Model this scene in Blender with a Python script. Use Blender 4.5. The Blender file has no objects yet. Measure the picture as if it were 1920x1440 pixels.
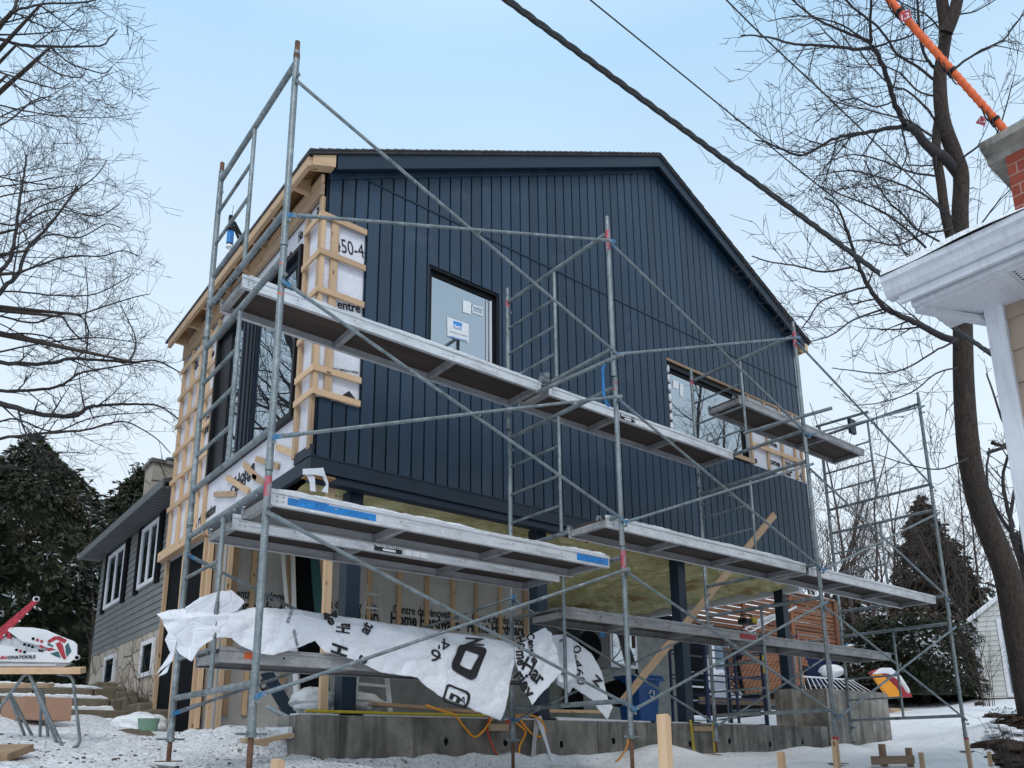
import bpy, math, random
import numpy as np
from mathutils import Vector, Matrix, noise as mn
random.seed(7); rng = np.random.default_rng(11)
C = bpy.context.scene.collection
# ------------------------------------------------------------------ camera frame (rows: right, down, forward)
RM = Matrix(((0.77941695,-0.62642497,-0.01004832),(0.14195882,0.19220555,-0.97103281),(0.61021055,0.75541299,0.23873481)))
F, PX, PY = 1499.904, 965.498, 1042.807
RT = RM.transposed()
def ray(u, v): return RT @ Vector((u-PX, v-PY, F))
def aty(u, v, y): d = ray(u, v); return d*(y/d.y)
def atx(u, v, x): d = ray(u, v); return d*(x/d.x)
def atz(u, v, z): d = ray(u, v); return d*(z/d.z)
def dep(u, v, d): return ray(u, v)*(d/F)
V = Vector
# ------------------------------------------------------------------ mesh builder
class MB:
    def __init__(s): s.v = []; s.f = []
    def add(s, vs, fs):
        n = len(s.v); s.v += [tuple(p) for p in vs]; s.f += [tuple(n+i for i in q) for q in fs]; return s
    def box(s, a, b):
        (x0, y0, z0), (x1, y1, z1) = a, b
        if x0 > x1: x0, x1 = x1, x0
        if y0 > y1: y0, y1 = y1, y0
        if z0 > z1: z0, z1 = z1, z0
        return s.add([(x0,y0,z0),(x1,y0,z0),(x1,y1,z0),(x0,y1,z0),(x0,y0,z1),(x1,y0,z1),(x1,y1,z1),(x0,y1,z1)],
                     [(0,3,2,1),(4,5,6,7),(0,1,5,4),(1,2,6,5),(2,3,7,6),(3,0,4,7)])
    def beam(s, p, q, w, h, up=(0,0,1)):
        """rectangular bar from p to q, w across, h along up"""
        p = V(p); q = V(q); d = (q-p).normalized(); up = V(up); sd = d.cross(up)
        if sd.length < 1e-4: sd = d.cross(V((1,0,0)))
        sd.normalize(); u2 = sd.cross(d).normalized(); a = sd*(w/2); b = u2*(h/2)
        vs = [p-a-b, p+a-b, p+a+b, p-a+b, q-a-b, q+a-b, q+a+b, q-a+b]
        return s.add(vs, [(0,3,2,1),(4,5,6,7),(0,1,5,4),(1,2,6,5),(2,3,7,6),(3,0,4,7)])
    def tube(s, pts, r, n=10, cap=True):
        pts = [V(p) for p in pts]; R = r if hasattr(r, '__len__') else [r]*len(pts)
        base = len(s.v); prev = None
        for i, p in enumerate(pts):
            d = (pts[min(i+1, len(pts)-1)]-pts[max(i-1, 0)])
            if d.length < 1e-9: d = V((0,0,1))
            d.normalize()
            if prev is None:
                a = d.cross(V((0,0,1)));
                if a.length < .05: a = d.cross(V((1,0,0)))
            else:
                a = prev - d*prev.dot(d)
                if a.length < 1e-5: a = d.cross(V((.3,1,.2)))
            a.normalize(); prev = a; b = d.cross(a)
            for k in range(n):
                t = 2*math.pi*k/n; s.v.append(tuple(p+(a*math.cos(t)+b*math.sin(t))*R[i]))
        for i in range(len(pts)-1):
            for k in range(n):
                k2 = (k+1) % n; o = base+i*n
                s.f.append((o+k, o+k2, o+n+k2, o+n+k))
        if cap:
            s.f.append(tuple(base+k for k in reversed(range(n)))); o = base+(len(pts)-1)*n
            s.f.append(tuple(o+k for k in range(n)))
        return s
    def prism(s, poly, ext):
        """polygon (3D points) extruded by vector ext"""
        n = len(poly); e = V(ext); vs = [V(p) for p in poly]+[V(p)+e for p in poly]
        fs = [tuple(range(n))[::-1], tuple(range(n, 2*n))]+[(i, (i+1) % n, n+(i+1) % n, n+i) for i in range(n)]
        return s.add(vs, fs)
    def disc(s, c, nrm, r, th, n=20):
        c = V(c); nrm = V(nrm).normalized(); return s.tube([c-nrm*th/2, c+nrm*th/2], r, n)
    def ellipsoid(s, c, r, n=14, m=8, jit=0, seed=0):
        rr = random.Random(seed); base = len(s.v); c = V(c)
        for j in range(m+1):
            ph = math.pi*j/m
            for k in range(n):
                t = 2*math.pi*k/n; q = 1+jit*(rr.random()-.5)*2
                s.v.append((c.x+r[0]*q*math.sin(ph)*math.cos(t), c.y+r[1]*q*math.sin(ph)*math.sin(t), c.z+r[2]*q*math.cos(ph)))
        for j in range(m):
            for k in range(n):
                k2 = (k+1) % n; s.f.append((base+j*n+k, base+(j+1)*n+k, base+(j+1)*n+k2, base+j*n+k2))
        return s
    def build(s, name, m, parent=None, smooth=False, bevel=0, solid=0, sub=0):
        me = bpy.data.meshes.new(name)
        if parent is None:
            a = np.array(s.v); loc = V(((a[:,0].min()+a[:,0].max())/2, (a[:,1].min()+a[:,1].max())/2, a[:,2].min()))
        else: loc = V(ORG[parent.name])
        me.from_pydata([(p[0]-loc.x, p[1]-loc.y, p[2]-loc.z) for p in s.v], [], s.f)
        me.validate(verbose=False); me.update()
        if smooth:
            me.polygons.foreach_set('use_smooth', [True]*len(me.polygons))
        o = bpy.data.objects.new(name, me); C.objects.link(o)
        for mm in (m if isinstance(m, (list, tuple)) else [m]): me.materials.append(mm)
        if parent is None: o.location = loc
        else: o.parent = parent
        ORG[o.name] = loc
        if smooth:
            me.set_sharp_from_angle(angle=math.radians(40))
        if solid:
            md = o.modifiers.new('solid', 'SOLIDIFY'); md.thickness = solid; md.offset = 0
        if sub:
            md = o.modifiers.new('sub', 'SUBSURF'); md.levels = sub; md.render_levels = sub
        if bevel:
            md = o.modifiers.new('bev', 'BEVEL'); md.width = bevel; md.segments = 2; md.limit_method = 'ANGLE'
        return o
ORG = {}
def thing(name, label, cat, loc, group=None):
    o = bpy.data.objects.new(name, None); C.objects.link(o); o.location = loc; o.empty_display_size = .2
    ORG[o.name] = V(loc); return tag(o, label, cat, group)
def tag(o, label=None, cat=None, group=None, kind=None):
    if label: o['label'] = label
    if cat: o['category'] = cat
    if group: o['group'] = group
    if kind: o['kind'] = kind
    return o
def copy_tree(o, delta, label=None, parent=None):
    c = o.copy(); C.objects.link(c)
    if parent is None:
        c.location = V(o.location)+V(delta)
        if label: c['label'] = label
    else: c.parent = parent
    ORG[c.name] = ORG[o.name]+V(delta)
    for ch in o.children: copy_tree(ch, delta, None, c)
    return c
# ------------------------------------------------------------------ materials
def srgb(h):
    h = h.lstrip('#'); c = [int(h[i:i+2], 16)/255 for i in (0,2,4)]
    return tuple((x/12.92 if x < .04045 else ((x+.055)/1.055)**2.4) for x in c)+(1,)
def lin(*a): return (a[0], a[1], a[2], 1)
class NT:
    def __init__(s, name):
        s.m = bpy.data.materials.new(name); s.m.use_nodes = True; s.t = s.m.node_tree; s.t.nodes.clear()
        s.out = s.n('ShaderNodeOutputMaterial'); s.b = s.n('ShaderNodeBsdfPrincipled'); s.l(s.b.outputs[0], s.out.inputs[0])
        s.co = s.n('ShaderNodeTexCoord').outputs['Object']
    def n(s, t, **k):
        o = s.t.nodes.new(t)
        for a, b in k.items(): setattr(o, a, b)
        return o
    def l(s, a, b): s.t.links.new(a, b)
    def mapped(s, sc=(1,1,1), rot=(0,0,0), src=None):
        m = s.n('ShaderNodeMapping'); m.inputs['Scale'].default_value = sc; m.inputs['Rotation'].default_value = rot
        s.l(src or s.co, m.inputs['Vector']); return m.outputs[0]
    def noise(s, scale=5, det=4, rough=.55, vec=None, dist=0):
        n = s.n('ShaderNodeTexNoise'); n.inputs['Scale'].default_value = scale; n.inputs['Detail'].default_value = det
        n.inputs['Roughness'].default_value = rough; n.inputs['Distortion'].default_value = dist
        s.l(vec or s.co, n.inputs['Vector']); return n.outputs['Fac']
    def vor(s, scale=5, vec=None, feature='F1', rnd=1):
        n = s.n('ShaderNodeTexVoronoi'); n.feature = feature; n.inputs['Scale'].default_value = scale
        if 'Randomness' in n.inputs: n.inputs['Randomness'].default_value = rnd
        s.l(vec or s.co, n.inputs['Vector']); return n
    def ramp(s, fac, stops, interp='LINEAR'):
        r = s.n('ShaderNodeValToRGB'); cr = r.color_ramp; cr.interpolation = interp
        while len(cr.elements) < len(stops): cr.elements.new(.5)
        for e, (p, c) in zip(cr.elements, stops): e.position = p; e.color = c if len(c) == 4 else lin(*c)
        s.l(fac, r.inputs[0]); return r.outputs[0]
    def fr(s, fac, a, b):
        r = s.n('ShaderNodeMapRange'); r.inputs[1].default_value = a; r.inputs[2].default_value = b; s.l(fac, r.inputs[0]); return r.outputs[0]
    def mix(s, f, a, b, mode='MIX'):
        m = s.n('ShaderNodeMix'); m.data_type = 'RGBA'; m.blend_type = mode
        for i, x in ((0, f), (6, a), (7, b)):
            if hasattr(x, 'links'): s.l(x, m.inputs[i])
            else: m.inputs[i].default_value = x
        return m.outputs[2]
    def math(s, op, a, b=0, clamp=False):
        m = s.n('ShaderNodeMath', operation=op); m.use_clamp = clamp
        for i, x in ((0, a), (1, b)):
            if hasattr(x, 'links'): s.l(x, m.inputs[i])
            else: m.inputs[i].default_value = x
        return m.outputs[0]
    def color(s, c): 
        if hasattr(c, 'links'): s.l(c, s.b.inputs['Base Color'])
        else: s.b.inputs['Base Color'].default_value = c
        return s
    def set(s, **k):
        for a, b in k.items():
            i = s.b.inputs[{'rough':'Roughness','metal':'Metallic','spec':'Specular IOR Level','coat':'Coat Weight','trans':'Transmission Weight','sub':'Subsurface Weight'}[a]]
            if hasattr(b, 'links'): s.l(b, i)
            else: i.default_value = b
        return s
    def bump(s, h, st=.3, dist=.01):
        b = s.n('ShaderNodeBump'); b.inputs['Strength'].default_value = st; b.inputs['Distance'].default_value = dist
        s.l(h, b.inputs['Height']); s.l(b.outputs[0], s.b.inputs['Normal']); return s
def plain(name, c, rough=.6, metal=0, var=.25, scale=6, bump=.15, spec=.5):
    t = NT(name); n = t.noise(scale, 6, .65)
    c = c if len(c) == 4 else lin(*c)
    d = tuple(x*(1-var) for x in c[:3])+(1,); e = tuple(min(1, x*(1+var*.6)) for x in c[:3])+(1,)
    t.color(t.ramp(n, [(.3, d), (.7, e)])).set(rough=rough, metal=metal, spec=spec)
    n2 = t.noise(scale*9, 3); t.bump(n2, bump, .004); return t.m
def wood(name, c1, c2, ax=2, knots=True):
    t = NT(name); sc = [22, 22, 22]; sc[ax] = 1.3
    inf = t.n('ShaderNodeObjectInfo').outputs['Random']
    off = t.n('ShaderNodeVectorMath', operation='ADD'); t.l(t.co, off.inputs[0])
    cmb = t.n('ShaderNodeCombineXYZ'); sc7 = t.math('MULTIPLY', inf, 37.0); [t.l(sc7, cmb.inputs[i]) for i in range(3)]
    t.l(cmb.outputs[0], off.inputs[1]); co = off.outputs[0]
    v = t.mapped(tuple(sc), src=co); n = t.noise(1, 5, .6, v, .6)
    col = t.ramp(n, [(.25, c1), (.75, c2)])
    big = t.noise(1.7, 2, .5, co); col = t.mix(t.math('MULTIPLY', big, .35), col, tuple(x*.6 for x in c1[:3])+(1,))
    if knots:
        k = t.vor(6, t.mapped(tuple(1.6 if i != ax else .6 for i in range(3)), src=co)).outputs['Distance']
        kf = t.ramp(k, [(0.07, (1,1,1,1)), (.13, (0,0,0,1))]); col = t.mix(kf, col, lin(.10,.05,.025))
    hv = t.mix(1, col, t.ramp(inf, [(0, lin(.70,.68,.66)), (.5, lin(.95,.90,.84)), (1, lin(1.18,1.14,1.06))]), 'MULTIPLY')
    t.color(hv).set(rough=.75).bump(n, .25, .003); return t.m
M = {}
PINE1, PINE2 = lin(.52,.345,.21), lin(.70,.53,.37)
for a, nm in ((0,'x'),(1,'y'),(2,'z')):
    M['pine'+nm] = wood('pine_'+nm, PINE1, PINE2, a)
    M['cedar'+nm] = wood('cedar_'+nm, lin(.15,.055,.025), lin(.30,.13,.065), a)
    M['oldwood'+nm] = wood('weathered_lumber_'+nm, lin(.20,.13,.08), lin(.42,.30,.20), a)
M['ply'] = wood('plywood_sheet', lin(.34,.17,.07), lin(.52,.30,.14), 1)
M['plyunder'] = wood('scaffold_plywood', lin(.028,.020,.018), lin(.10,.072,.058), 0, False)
def mk_siding():
    t = NT('navy_steel_siding'); v = t.mapped((30,30,1.1)); n = t.noise(1, 6, .7, v, 1.2)
    big = t.noise(.8, 3); sp = t.n('ShaderNodeSeparateXYZ'); t.l(t.co, sp.inputs[0])
    bd = t.math('FLOOR', t.math('DIVIDE', t.math('ADD', sp.outputs[0], 4.095), .1452)); wn = t.n('ShaderNodeTexWhiteNoise'); wn.noise_dimensions = '1D'; t.l(bd, wn.inputs['W'])
    big = t.math('ADD', t.math('MULTIPLY', big, .6), t.math('MULTIPLY', wn.outputs['Value'], .42))
    c = t.ramp(big, [(.2, lin(.008,.024,.046)), (.8, lin(.016,.042,.078))])
    dust = t.noise(2.3, 7, .7); c = t.mix(t.math('MULTIPLY', t.fr(dust, .58, .72), .10), c, lin(.30,.32,.34))
    c = t.mix(t.fr(n, .62, .72), c, lin(.013,.022,.034))
    t.color(c).set(rough=t.ramp(n, [(.3, lin(.34,.4,.4)), (.7, lin(.5,.55,.55))]), spec=.5).bump(n, .6, .003); return t.m
M['siding'] = mk_siding()
M['navy'] = plain('navy_painted_metal', lin(.008,.020,.038), .45, var=.15, bump=.05, spec=.4)
M['dark'] = plain('black_parts_and_void_shade', lin(.006,.007,.009), .8, spec=.08)  # near-black for black parts, and for shade painted into voids
M['blackpl'] = plain('black_plastic', lin(.007,.008,.010), .45, spec=.25)
def mk_galv(name, a, b, metal=.55, rough=.5, sc=(9,9,9)):
    t = NT(name); n = t.noise(5, 6, .7); n2 = t.noise(60, 3, .6); st = t.noise(1, 6, .75, t.mapped(sc))
    c = t.ramp(n, [(.3, a), (.7, b)]); c = t.mix(t.fr(n2, .60, .75), c, tuple(min(1, x*1.6) for x in b[:3])+(1,))
    c = t.mix(t.math('MULTIPLY', t.fr(st, .55, .68), .8), c, tuple(x*.45 for x in a[:3])+(1,)); c = t.mix(t.math('MULTIPLY', t.fr(st, .46, .34), .5), c, lin(.5,.53,.55))
    t.color(c).set(rough=rough, metal=metal).bump(n2, .2, .002); return t.m
M['galv'] = mk_galv('galvanised_tube', lin(.13,.155,.165), lin(.27,.31,.33), .5, .52)
M['alu'] = mk_galv('aluminium_rail', lin(.55,.56,.58), lin(.74,.75,.78), .45, .45, (2.5,22,22))
M['aludark'] = mk_galv('oxidised_aluminium', lin(.26,.255,.26), lin(.42,.415,.42), .4, .55, (2.5,22,22))
M['rust'] = plain('rusty_steel', lin(.13,.065,.04), .8, var=.5, scale=20)
M['red'] = plain('red_paint', lin(.42,.03,.05), .55, var=.5, scale=25)
def worn(name, c):
    t = NT(name); n = t.noise(14, 6, .75, t.mapped((1,1,.6))); col = t.mix(t.fr(n, .44, .60), c, lin(.24,.26,.28)); t.color(col).set(rough=.6); return t.m
M['redworn'] = worn('worn_red_paint', lin(.42,.05,.08)); M['blueworn'] = worn('worn_blue_paint', lin(.012,.15,.32)); M['orangeworn'] = worn('worn_orange_paint', lin(.6,.12,.04))
M['orange'] = plain('orange_paint', lin(.75,.13,.03), .55, var=.3, scale=25)
M['bluep'] = plain('blue_paint', lin(.012,.19,.52), .5, var=.4, scale=18)
M['bluebin'] = plain('blue_plastic', lin(.012,.09,.30), .4, var=.15)
M['white'] = plain('white_painted', lin(.72,.73,.76), .45, var=.06, bump=.04)
M['grayroof'] = plain('asphalt_shingle', lin(.055,.055,.06), .95, var=.5, scale=14, bump=.5)
M['yellow'] = plain('yellow_webbing', lin(.55,.42,.03), .7, var=.25, scale=30)
M['cord'] = plain('orange_yellow_cord', lin(.85,.33,.02), .5, var=.1)
M['redcord'] = plain('red_cord', lin(.6,.05,.02), .5, var=.1)
M['cable'] = plain('black_cable', lin(.018,.019,.021), .55, var=.3)
M['navyblue'] = plain('dark_blue_enamel', lin(.012,.022,.075), .4, var=.2)
M['card'] = plain('brown_cardboard', lin(.33,.19,.13), .85, var=.12, scale=3)
M['green'] = plain('green_plastic_pot', lin(.17,.30,.22), .5, var=.1)
M['ink'] = plain('black_ink', lin(.012,.012,.014), .7, var=0)
M['inkgray'] = plain('pale_print', lin(.42,.46,.50), .7, var=0)
M['whiteink'] = plain('white_print', lin(.8,.8,.8), .7, var=0)
M['bluemark'] = plain('blue_label', lin(.02,.22,.62), .5, var=0)
M['teal'] = plain('teal_print', lin(.03,.10,.12), .5, var=0)
M['plastic_clear'] = plain('cloudy_poly_sheet', lin(.55,.57,.60), .35, var=.2, scale=5, bump=.6)
def mk_wrap(name, c1, c2, dirt=0):
    t = NT(name); n = t.noise(2.2, 5, .6, dist=.8); n2 = t.noise(11, 4, .6, dist=1.5); sp = t.vor(3.2).outputs['Distance']
    c = t.ramp(n, [(.3, c1), (.7, c2)]); c = t.mix(t.ramp(sp, [(.02, (1,1,1,1)), (.028, (0,0,0,1))]), c, lin(.05,.05,.055))
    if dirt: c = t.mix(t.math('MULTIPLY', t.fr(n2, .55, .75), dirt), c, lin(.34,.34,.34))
    cr = t.vor(5.5, t.mapped((1,1,1.4)), 'DISTANCE_TO_EDGE').outputs['Distance']; cr2 = t.fr(cr, 0, .05)
    t.color(c).set(rough=.42).bump(t.math('ADD', t.math('ADD', n, t.math('MULTIPLY', n2, .35)), t.math('MULTIPLY', cr2, .12)), .6, .03); return t.m
M['wrap'] = mk_wrap('housewrap_on_wall', lin(.60,.60,.66), lin(.72,.72,.78))
M['wrapshade'] = mk_wrap('housewrap_shade_tone', lin(.40,.39,.38), lin(.50,.49,.48), .4)  # darker copy of the wrap, shade under the overhang put into its colour
M['sheet'] = mk_wrap('loose_housewrap', lin(.70,.73,.80), lin(.82,.84,.90), .35)
def mk_snow(name, dirt=0.0):
    t = NT(name); n = t.noise(.55, 6, .6); n2 = t.noise(6, 5, .65); n3 = t.noise(38, 4, .6); g = t.noise(.22, 3)
    c = t.ramp(n2, [(.25, lin(.80,.83,.88)), (.65, lin(.91,.93,.955))])
    if dirt:
        gv = t.n('ShaderNodeSeparateXYZ'); geo = t.n('ShaderNodeNewGeometry'); t.l(geo.outputs['Position'], gv.inputs[0])
        # trampled, gritty area near the scaffold, cleaner towards the right
        cl = t.n('ShaderNodeMapRange'); cl.inputs[1].default_value = 3.2; cl.inputs[2].default_value = 7.5; cl.inputs[3].default_value = 1; cl.inputs[4].default_value = .12; t.l(gv.outputs[0], cl.inputs[0])
        v = t.vor(11, t.mapped((1,1,1))).outputs['Distance']; v2 = t.vor(24).outputs['Distance']
        s1 = t.ramp(v, [(.16, (1,1,1,1)), (.26, (0,0,0,1))]); s2 = t.ramp(v2, [(.14, (1,1,1,1)), (.26, (0,0,0,1))])
        mk = t.math('MULTIPLY', t.math('ADD', t.math('MULTIPLY', s1, t.fr(n2, .42, .6)), t.math('MULTIPLY', s2, t.fr(n, .40, .62)), True), cl.outputs[0])
        c = t.mix(t.math('MULTIPLY', t.math('MULTIPLY', t.fr(n3, .42, .62), cl.outputs[0]), .75), c, lin(.42,.42,.45))
        c = t.mix(mk, c, lin(.10,.085,.07))
    t.color(c).set(rough=.7, sub=0.0).bump(t.math('ADD', n2, t.math('MULTIPLY', n3, .4)), .9, .05); return t.m
M['snow'] = mk_snow('snow_clean'); M['ground'] = mk_snow('snow_ground_trampled', 1)
def mk_conc(name='raw_concrete', a=lin(.15,.14,.125), b=lin(.42,.395,.35)):
    t = NT(name); n = t.noise(1.8, 7, .68); st = t.noise(1, 5, .65, t.mapped((7,7,.6))); p = t.vor(16).outputs['Distance']; pf = t.noise(3, 2)
    c = t.ramp(n, [(.3, a), (.7, b)]); c = t.mix(t.math('MULTIPLY', t.fr(st, .47, .68), .8), c, lin(.055,.05,.045))
    c = t.mix(t.math('MULTIPLY', t.ramp(p, [(.06, (1,1,1,1)), (.12, (0,0,0,1))]), t.fr(pf, .5, .6)), c, lin(.05,.047,.043))
    bg = t.noise(.9, 5, .7, dist=.6); c = t.mix(t.math('MULTIPLY', t.fr(bg, .44, .66), .75), c, lin(.05,.046,.042))
    t.color(c).set(rough=.9).bump(t.noise(30, 5), .5, .006); return t.m
M['conc'] = mk_conc()
def mk_lap(name, c, pitch, dark=.35):
    """horizontal lap siding drawn by real relief is modelled; this only varies the paint"""
    return plain(name, c, .6, var=.12, scale=2)
M['graylap'] = mk_lap('gray_lap_siding', lin(.165,.17,.168), .11)
M['tanlap'] = mk_lap('tan_lap_siding', lin(.36,.27,.205), .2)
M['beigelap'] = mk_lap('pale_shed_siding', lin(.56,.565,.54), .12)
M['graysoffit'] = plain('gray_soffit', lin(.10,.105,.11), .55, var=.06)
def mk_eave():
    t = NT('white_soffit_aluminium'); n = t.noise(3, 7, .7); st = t.noise(1, 6, .7, t.mapped((30,30,2.2)))
    c = t.ramp(n, [(.3, lin(.54,.56,.61)), (.7, lin(.66,.68,.73))]); c = t.mix(t.math('MULTIPLY', t.fr(st, .50, .70), .40), c, lin(.30,.30,.30)); t.color(c).set(rough=.42); return t.m
M['whitesoffit'] = mk_eave()
def mk_stone():
    t = NT('cream_field_stone'); v = t.vor(2.6, feature='DISTANCE_TO_EDGE').outputs['Distance']; cc = t.vor(2.6).outputs['Color']
    n = t.noise(9, 5); h = t.n('ShaderNodeSeparateColor'); t.l(cc, h.inputs[0])
    c = t.ramp(h.outputs[0], [(0, lin(.36,.30,.24)), (.5, lin(.52,.46,.38)), (1, lin(.42,.38,.34))])
    c = t.mix(t.math('MULTIPLY', n, .4), c, lin(.25,.2,.16)); c = t.mix(t.ramp(v, [(.015, (1,1,1,1)), (.035, (0,0,0,1))]), c, lin(.10,.085,.075))
    t.color(c).set(rough=.9).bump(v, .8, .05); return t.m
M['stone'] = mk_stone()
def mk_brick(n1=lin(.20,.035,.02), n2=lin(.30,.06,.035), mort=lin(.34,.24,.19)):
    t = NT('red_brick'); b = t.n('ShaderNodeTexBrick'); b.inputs['Scale'].default_value = 4.4; b.inputs['Color1'].default_value = n1; b.inputs['Color2'].default_value = n2
    b.inputs['Mortar'].default_value = mort; b.inputs['Mortar Size'].default_value = .018; b.inputs['Brick Width'].default_value = 1.0; b.inputs['Row Height'].default_value = .33
    sp = t.n('ShaderNodeSeparateXYZ'); t.l(t.co, sp.inputs[0]); cb = t.n('ShaderNodeCombineXYZ')
    t.l(t.math('ADD', sp.outputs[0], sp.outputs[1]), cb.inputs[0]); t.l(sp.outputs[2], cb.inputs[1]); t.l(cb.outputs[0], b.inputs['Vector'])
    c = t.mix(t.math('MULTIPLY', t.noise(20, 5), .5), b.outputs['Color'], lin(.16,.035,.02))
    t.color(c).set(rough=.9).bump(b.outputs['Fac'], -.6, .01); return t.m
M['brick'] = mk_brick()
def mk_insul():
    t = NT('mineral_wool_batts'); n = t.noise(2.5, 6, .7, dist=1.5); v = t.vor(3.5, t.mapped((1,1.6,1)), 'SMOOTH_F1').outputs['Distance']; r = t.noise(1.3, 2)
    c = t.ramp(n, [(.3, lin(.36,.30,.11)), (.7, lin(.80,.73,.42))]); c = t.mix(t.math('MULTIPLY', t.fr(r, .60, .68), .7), c, lin(.34,.19,.08))
    c = t.mix(t.fr(t.noise(5, 2), .72, .76), c, lin(.35,.06,.03))
    t.color(c).set(rough=1).bump(t.math('ADD', n, v), 1, .08); return t.m
M['insul'] = mk_insul()
def mk_bark(name, a, b, sc=1):
    t = NT(name); n = t.noise(1, 7, .7, t.mapped((26*sc,26*sc,5*sc)), 1.0); n2 = t.noise(1.2, 3)
    w = t.noise(4, 2)
    c = t.ramp(n, [(.3, a), (.7, b)]); c = t.mix(t.math('MULTIPLY', n2, .4), c, tuple(x*.5 for x in a[:3])+(1,))
    t.color(c).set(rough=.95).bump(n, 1, .07); return t.m
M['bark'] = mk_bark('maple_bark', lin(.030,.022,.018), lin(.15,.11,.088)); M['twig'] = plain('twig_bark', lin(.045,.04,.042), .9, var=.4, scale=3)
M['twigbrown'] = plain('brown_twig', lin(.075,.055,.048), .9, var=.4, scale=3)
def mk_leaf(name, a, b, br, snow=.0, brown=.3):
    t = NT(name); n = t.noise(1.1, 4, .6); n2 = t.noise(7, 3); c = t.ramp(n2, [(.3, a), (.7, b)])
    c = t.mix(t.math('MULTIPLY', t.fr(n, .50, .68), brown), c, br)
    if snow:
        geo = t.n('ShaderNodeNewGeometry'); at = t.n('ShaderNodeAttribute'); at.attribute_name = 'snowy'
        c = t.mix(at.outputs['Fac'], c, lin(.80,.83,.88))
    t.color(c).set(rough=.8); return t.m
M['cedarleaf'] = mk_leaf('cedar_foliage', lin(.018,.030,.016), lin(.05,.065,.032), lin(.085,.055,.030), 1, .5)
M['spruceleaf'] = mk_leaf('spruce_foliage', lin(.030,.036,.026), lin(.085,.082,.058), lin(.12,.085,.06), 1, .8)
M['hedgeleaf'] = mk_leaf('hedge_foliage', lin(.012,.020,.011), lin(.035,.045,.022), lin(.06,.04,.02), 1, .4)
M['brownleaf'] = mk_leaf('brown_conifer_foliage', lin(.045,.035,.027), lin(.12,.095,.07), lin(.14,.10,.07), 1, .7)
def mk_glass(name, tint=lin(.78,.86,.92), refl=.52, base=lin(.010,.014,.018)):
    t = NT(name); t.t.nodes.remove(t.b); g = t.n('ShaderNodeBsdfGlossy'); g.inputs['Color'].default_value = tint; g.inputs['Roughness'].default_value = .015
    d = t.n('ShaderNodeBsdfDiffuse'); d.inputs['Color'].default_value = base; mx = t.n('ShaderNodeMixShader'); mx.inputs[0].default_value = refl
    n = t.noise(.9, 2); b = t.n('ShaderNodeBump'); b.inputs['Strength'].default_value = .25; b.inputs['Distance'].default_value = .01; t.l(n, b.inputs['Height']); t.l(b.outputs[0], g.inputs['Normal'])
    t.l(d.outputs[0], mx.inputs[1]); t.l(g.outputs[0], mx.inputs[2]); t.l(mx.outputs[0], t.out.inputs[0]); return t.m
M['glass'] = mk_glass('coated_window_glass'); M['darkglass'] = mk_glass('dark_window_glass', lin(.6,.65,.7), .25)
M['blueglass'] = mk_glass('pale_door_glass', lin(.6,.75,.9), .5, lin(.30,.40,.50))
M['dirt'] = plain('bare_soil', lin(.055,.036,.025), 1, var=.6, scale=7, bump=1)
# ------------------------------------------------------------------ text as thin mesh
def text(s, p0, p1, nrm, mat, parent, name='lettering', height=None, bold=0.0, ext=.0012, lift=.004, shear=0, warp=None):
    """lettering on a plane: baseline from p0 to p1, letters upright for a viewer facing -nrm"""
    cu = bpy.data.curves.new('t', 'FONT'); cu.body = s; cu.size = 1; cu.extrude = .01; cu.offset = bold; cu.shear = shear; cu.resolution_u = 4
    ob = bpy.data.objects.new('t', cu); C.objects.link(ob); dg = bpy.context.evaluated_depsgraph_get(); dg.update()
    me = bpy.data.meshes.new_from_object(ob.evaluated_get(dg)); vs = np.array([v.co[:] for v in me.vertices]); fs = [tuple(p.vertices) for p in me.polygons]
    bpy.data.objects.remove(ob); bpy.data.curves.remove(cu); bpy.data.meshes.remove(me)
    x0, x1 = vs[:,0].min(), vs[:,0].max(); p0 = V(p0); p1 = V(p1); n = V(nrm).normalized()
    b = p1-p0; L = b.length; b = b.normalized(); up = n.cross(b).normalized(); k = L/(x1-x0)
    kh = k if height is None else height/.70
    pv = [p0+b*((x-x0)*k)+up*(y*kh)+n*(lift+z/.01*ext) for x, y, z in vs]
    if warp: pv = [V((p.x, warp(p.x, p.z)+n.y*(lift+.002+z/.01*ext), p.z)) for p, (x, y, z) in zip(pv, vs)]
    m = MB(); m.add(pv, fs)
    return m.build(name, mat, parent)
M['stonechip'] = plain('dark_stone_chips', lin(.075,.065,.055), .95, var=.6, scale=5)
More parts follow.
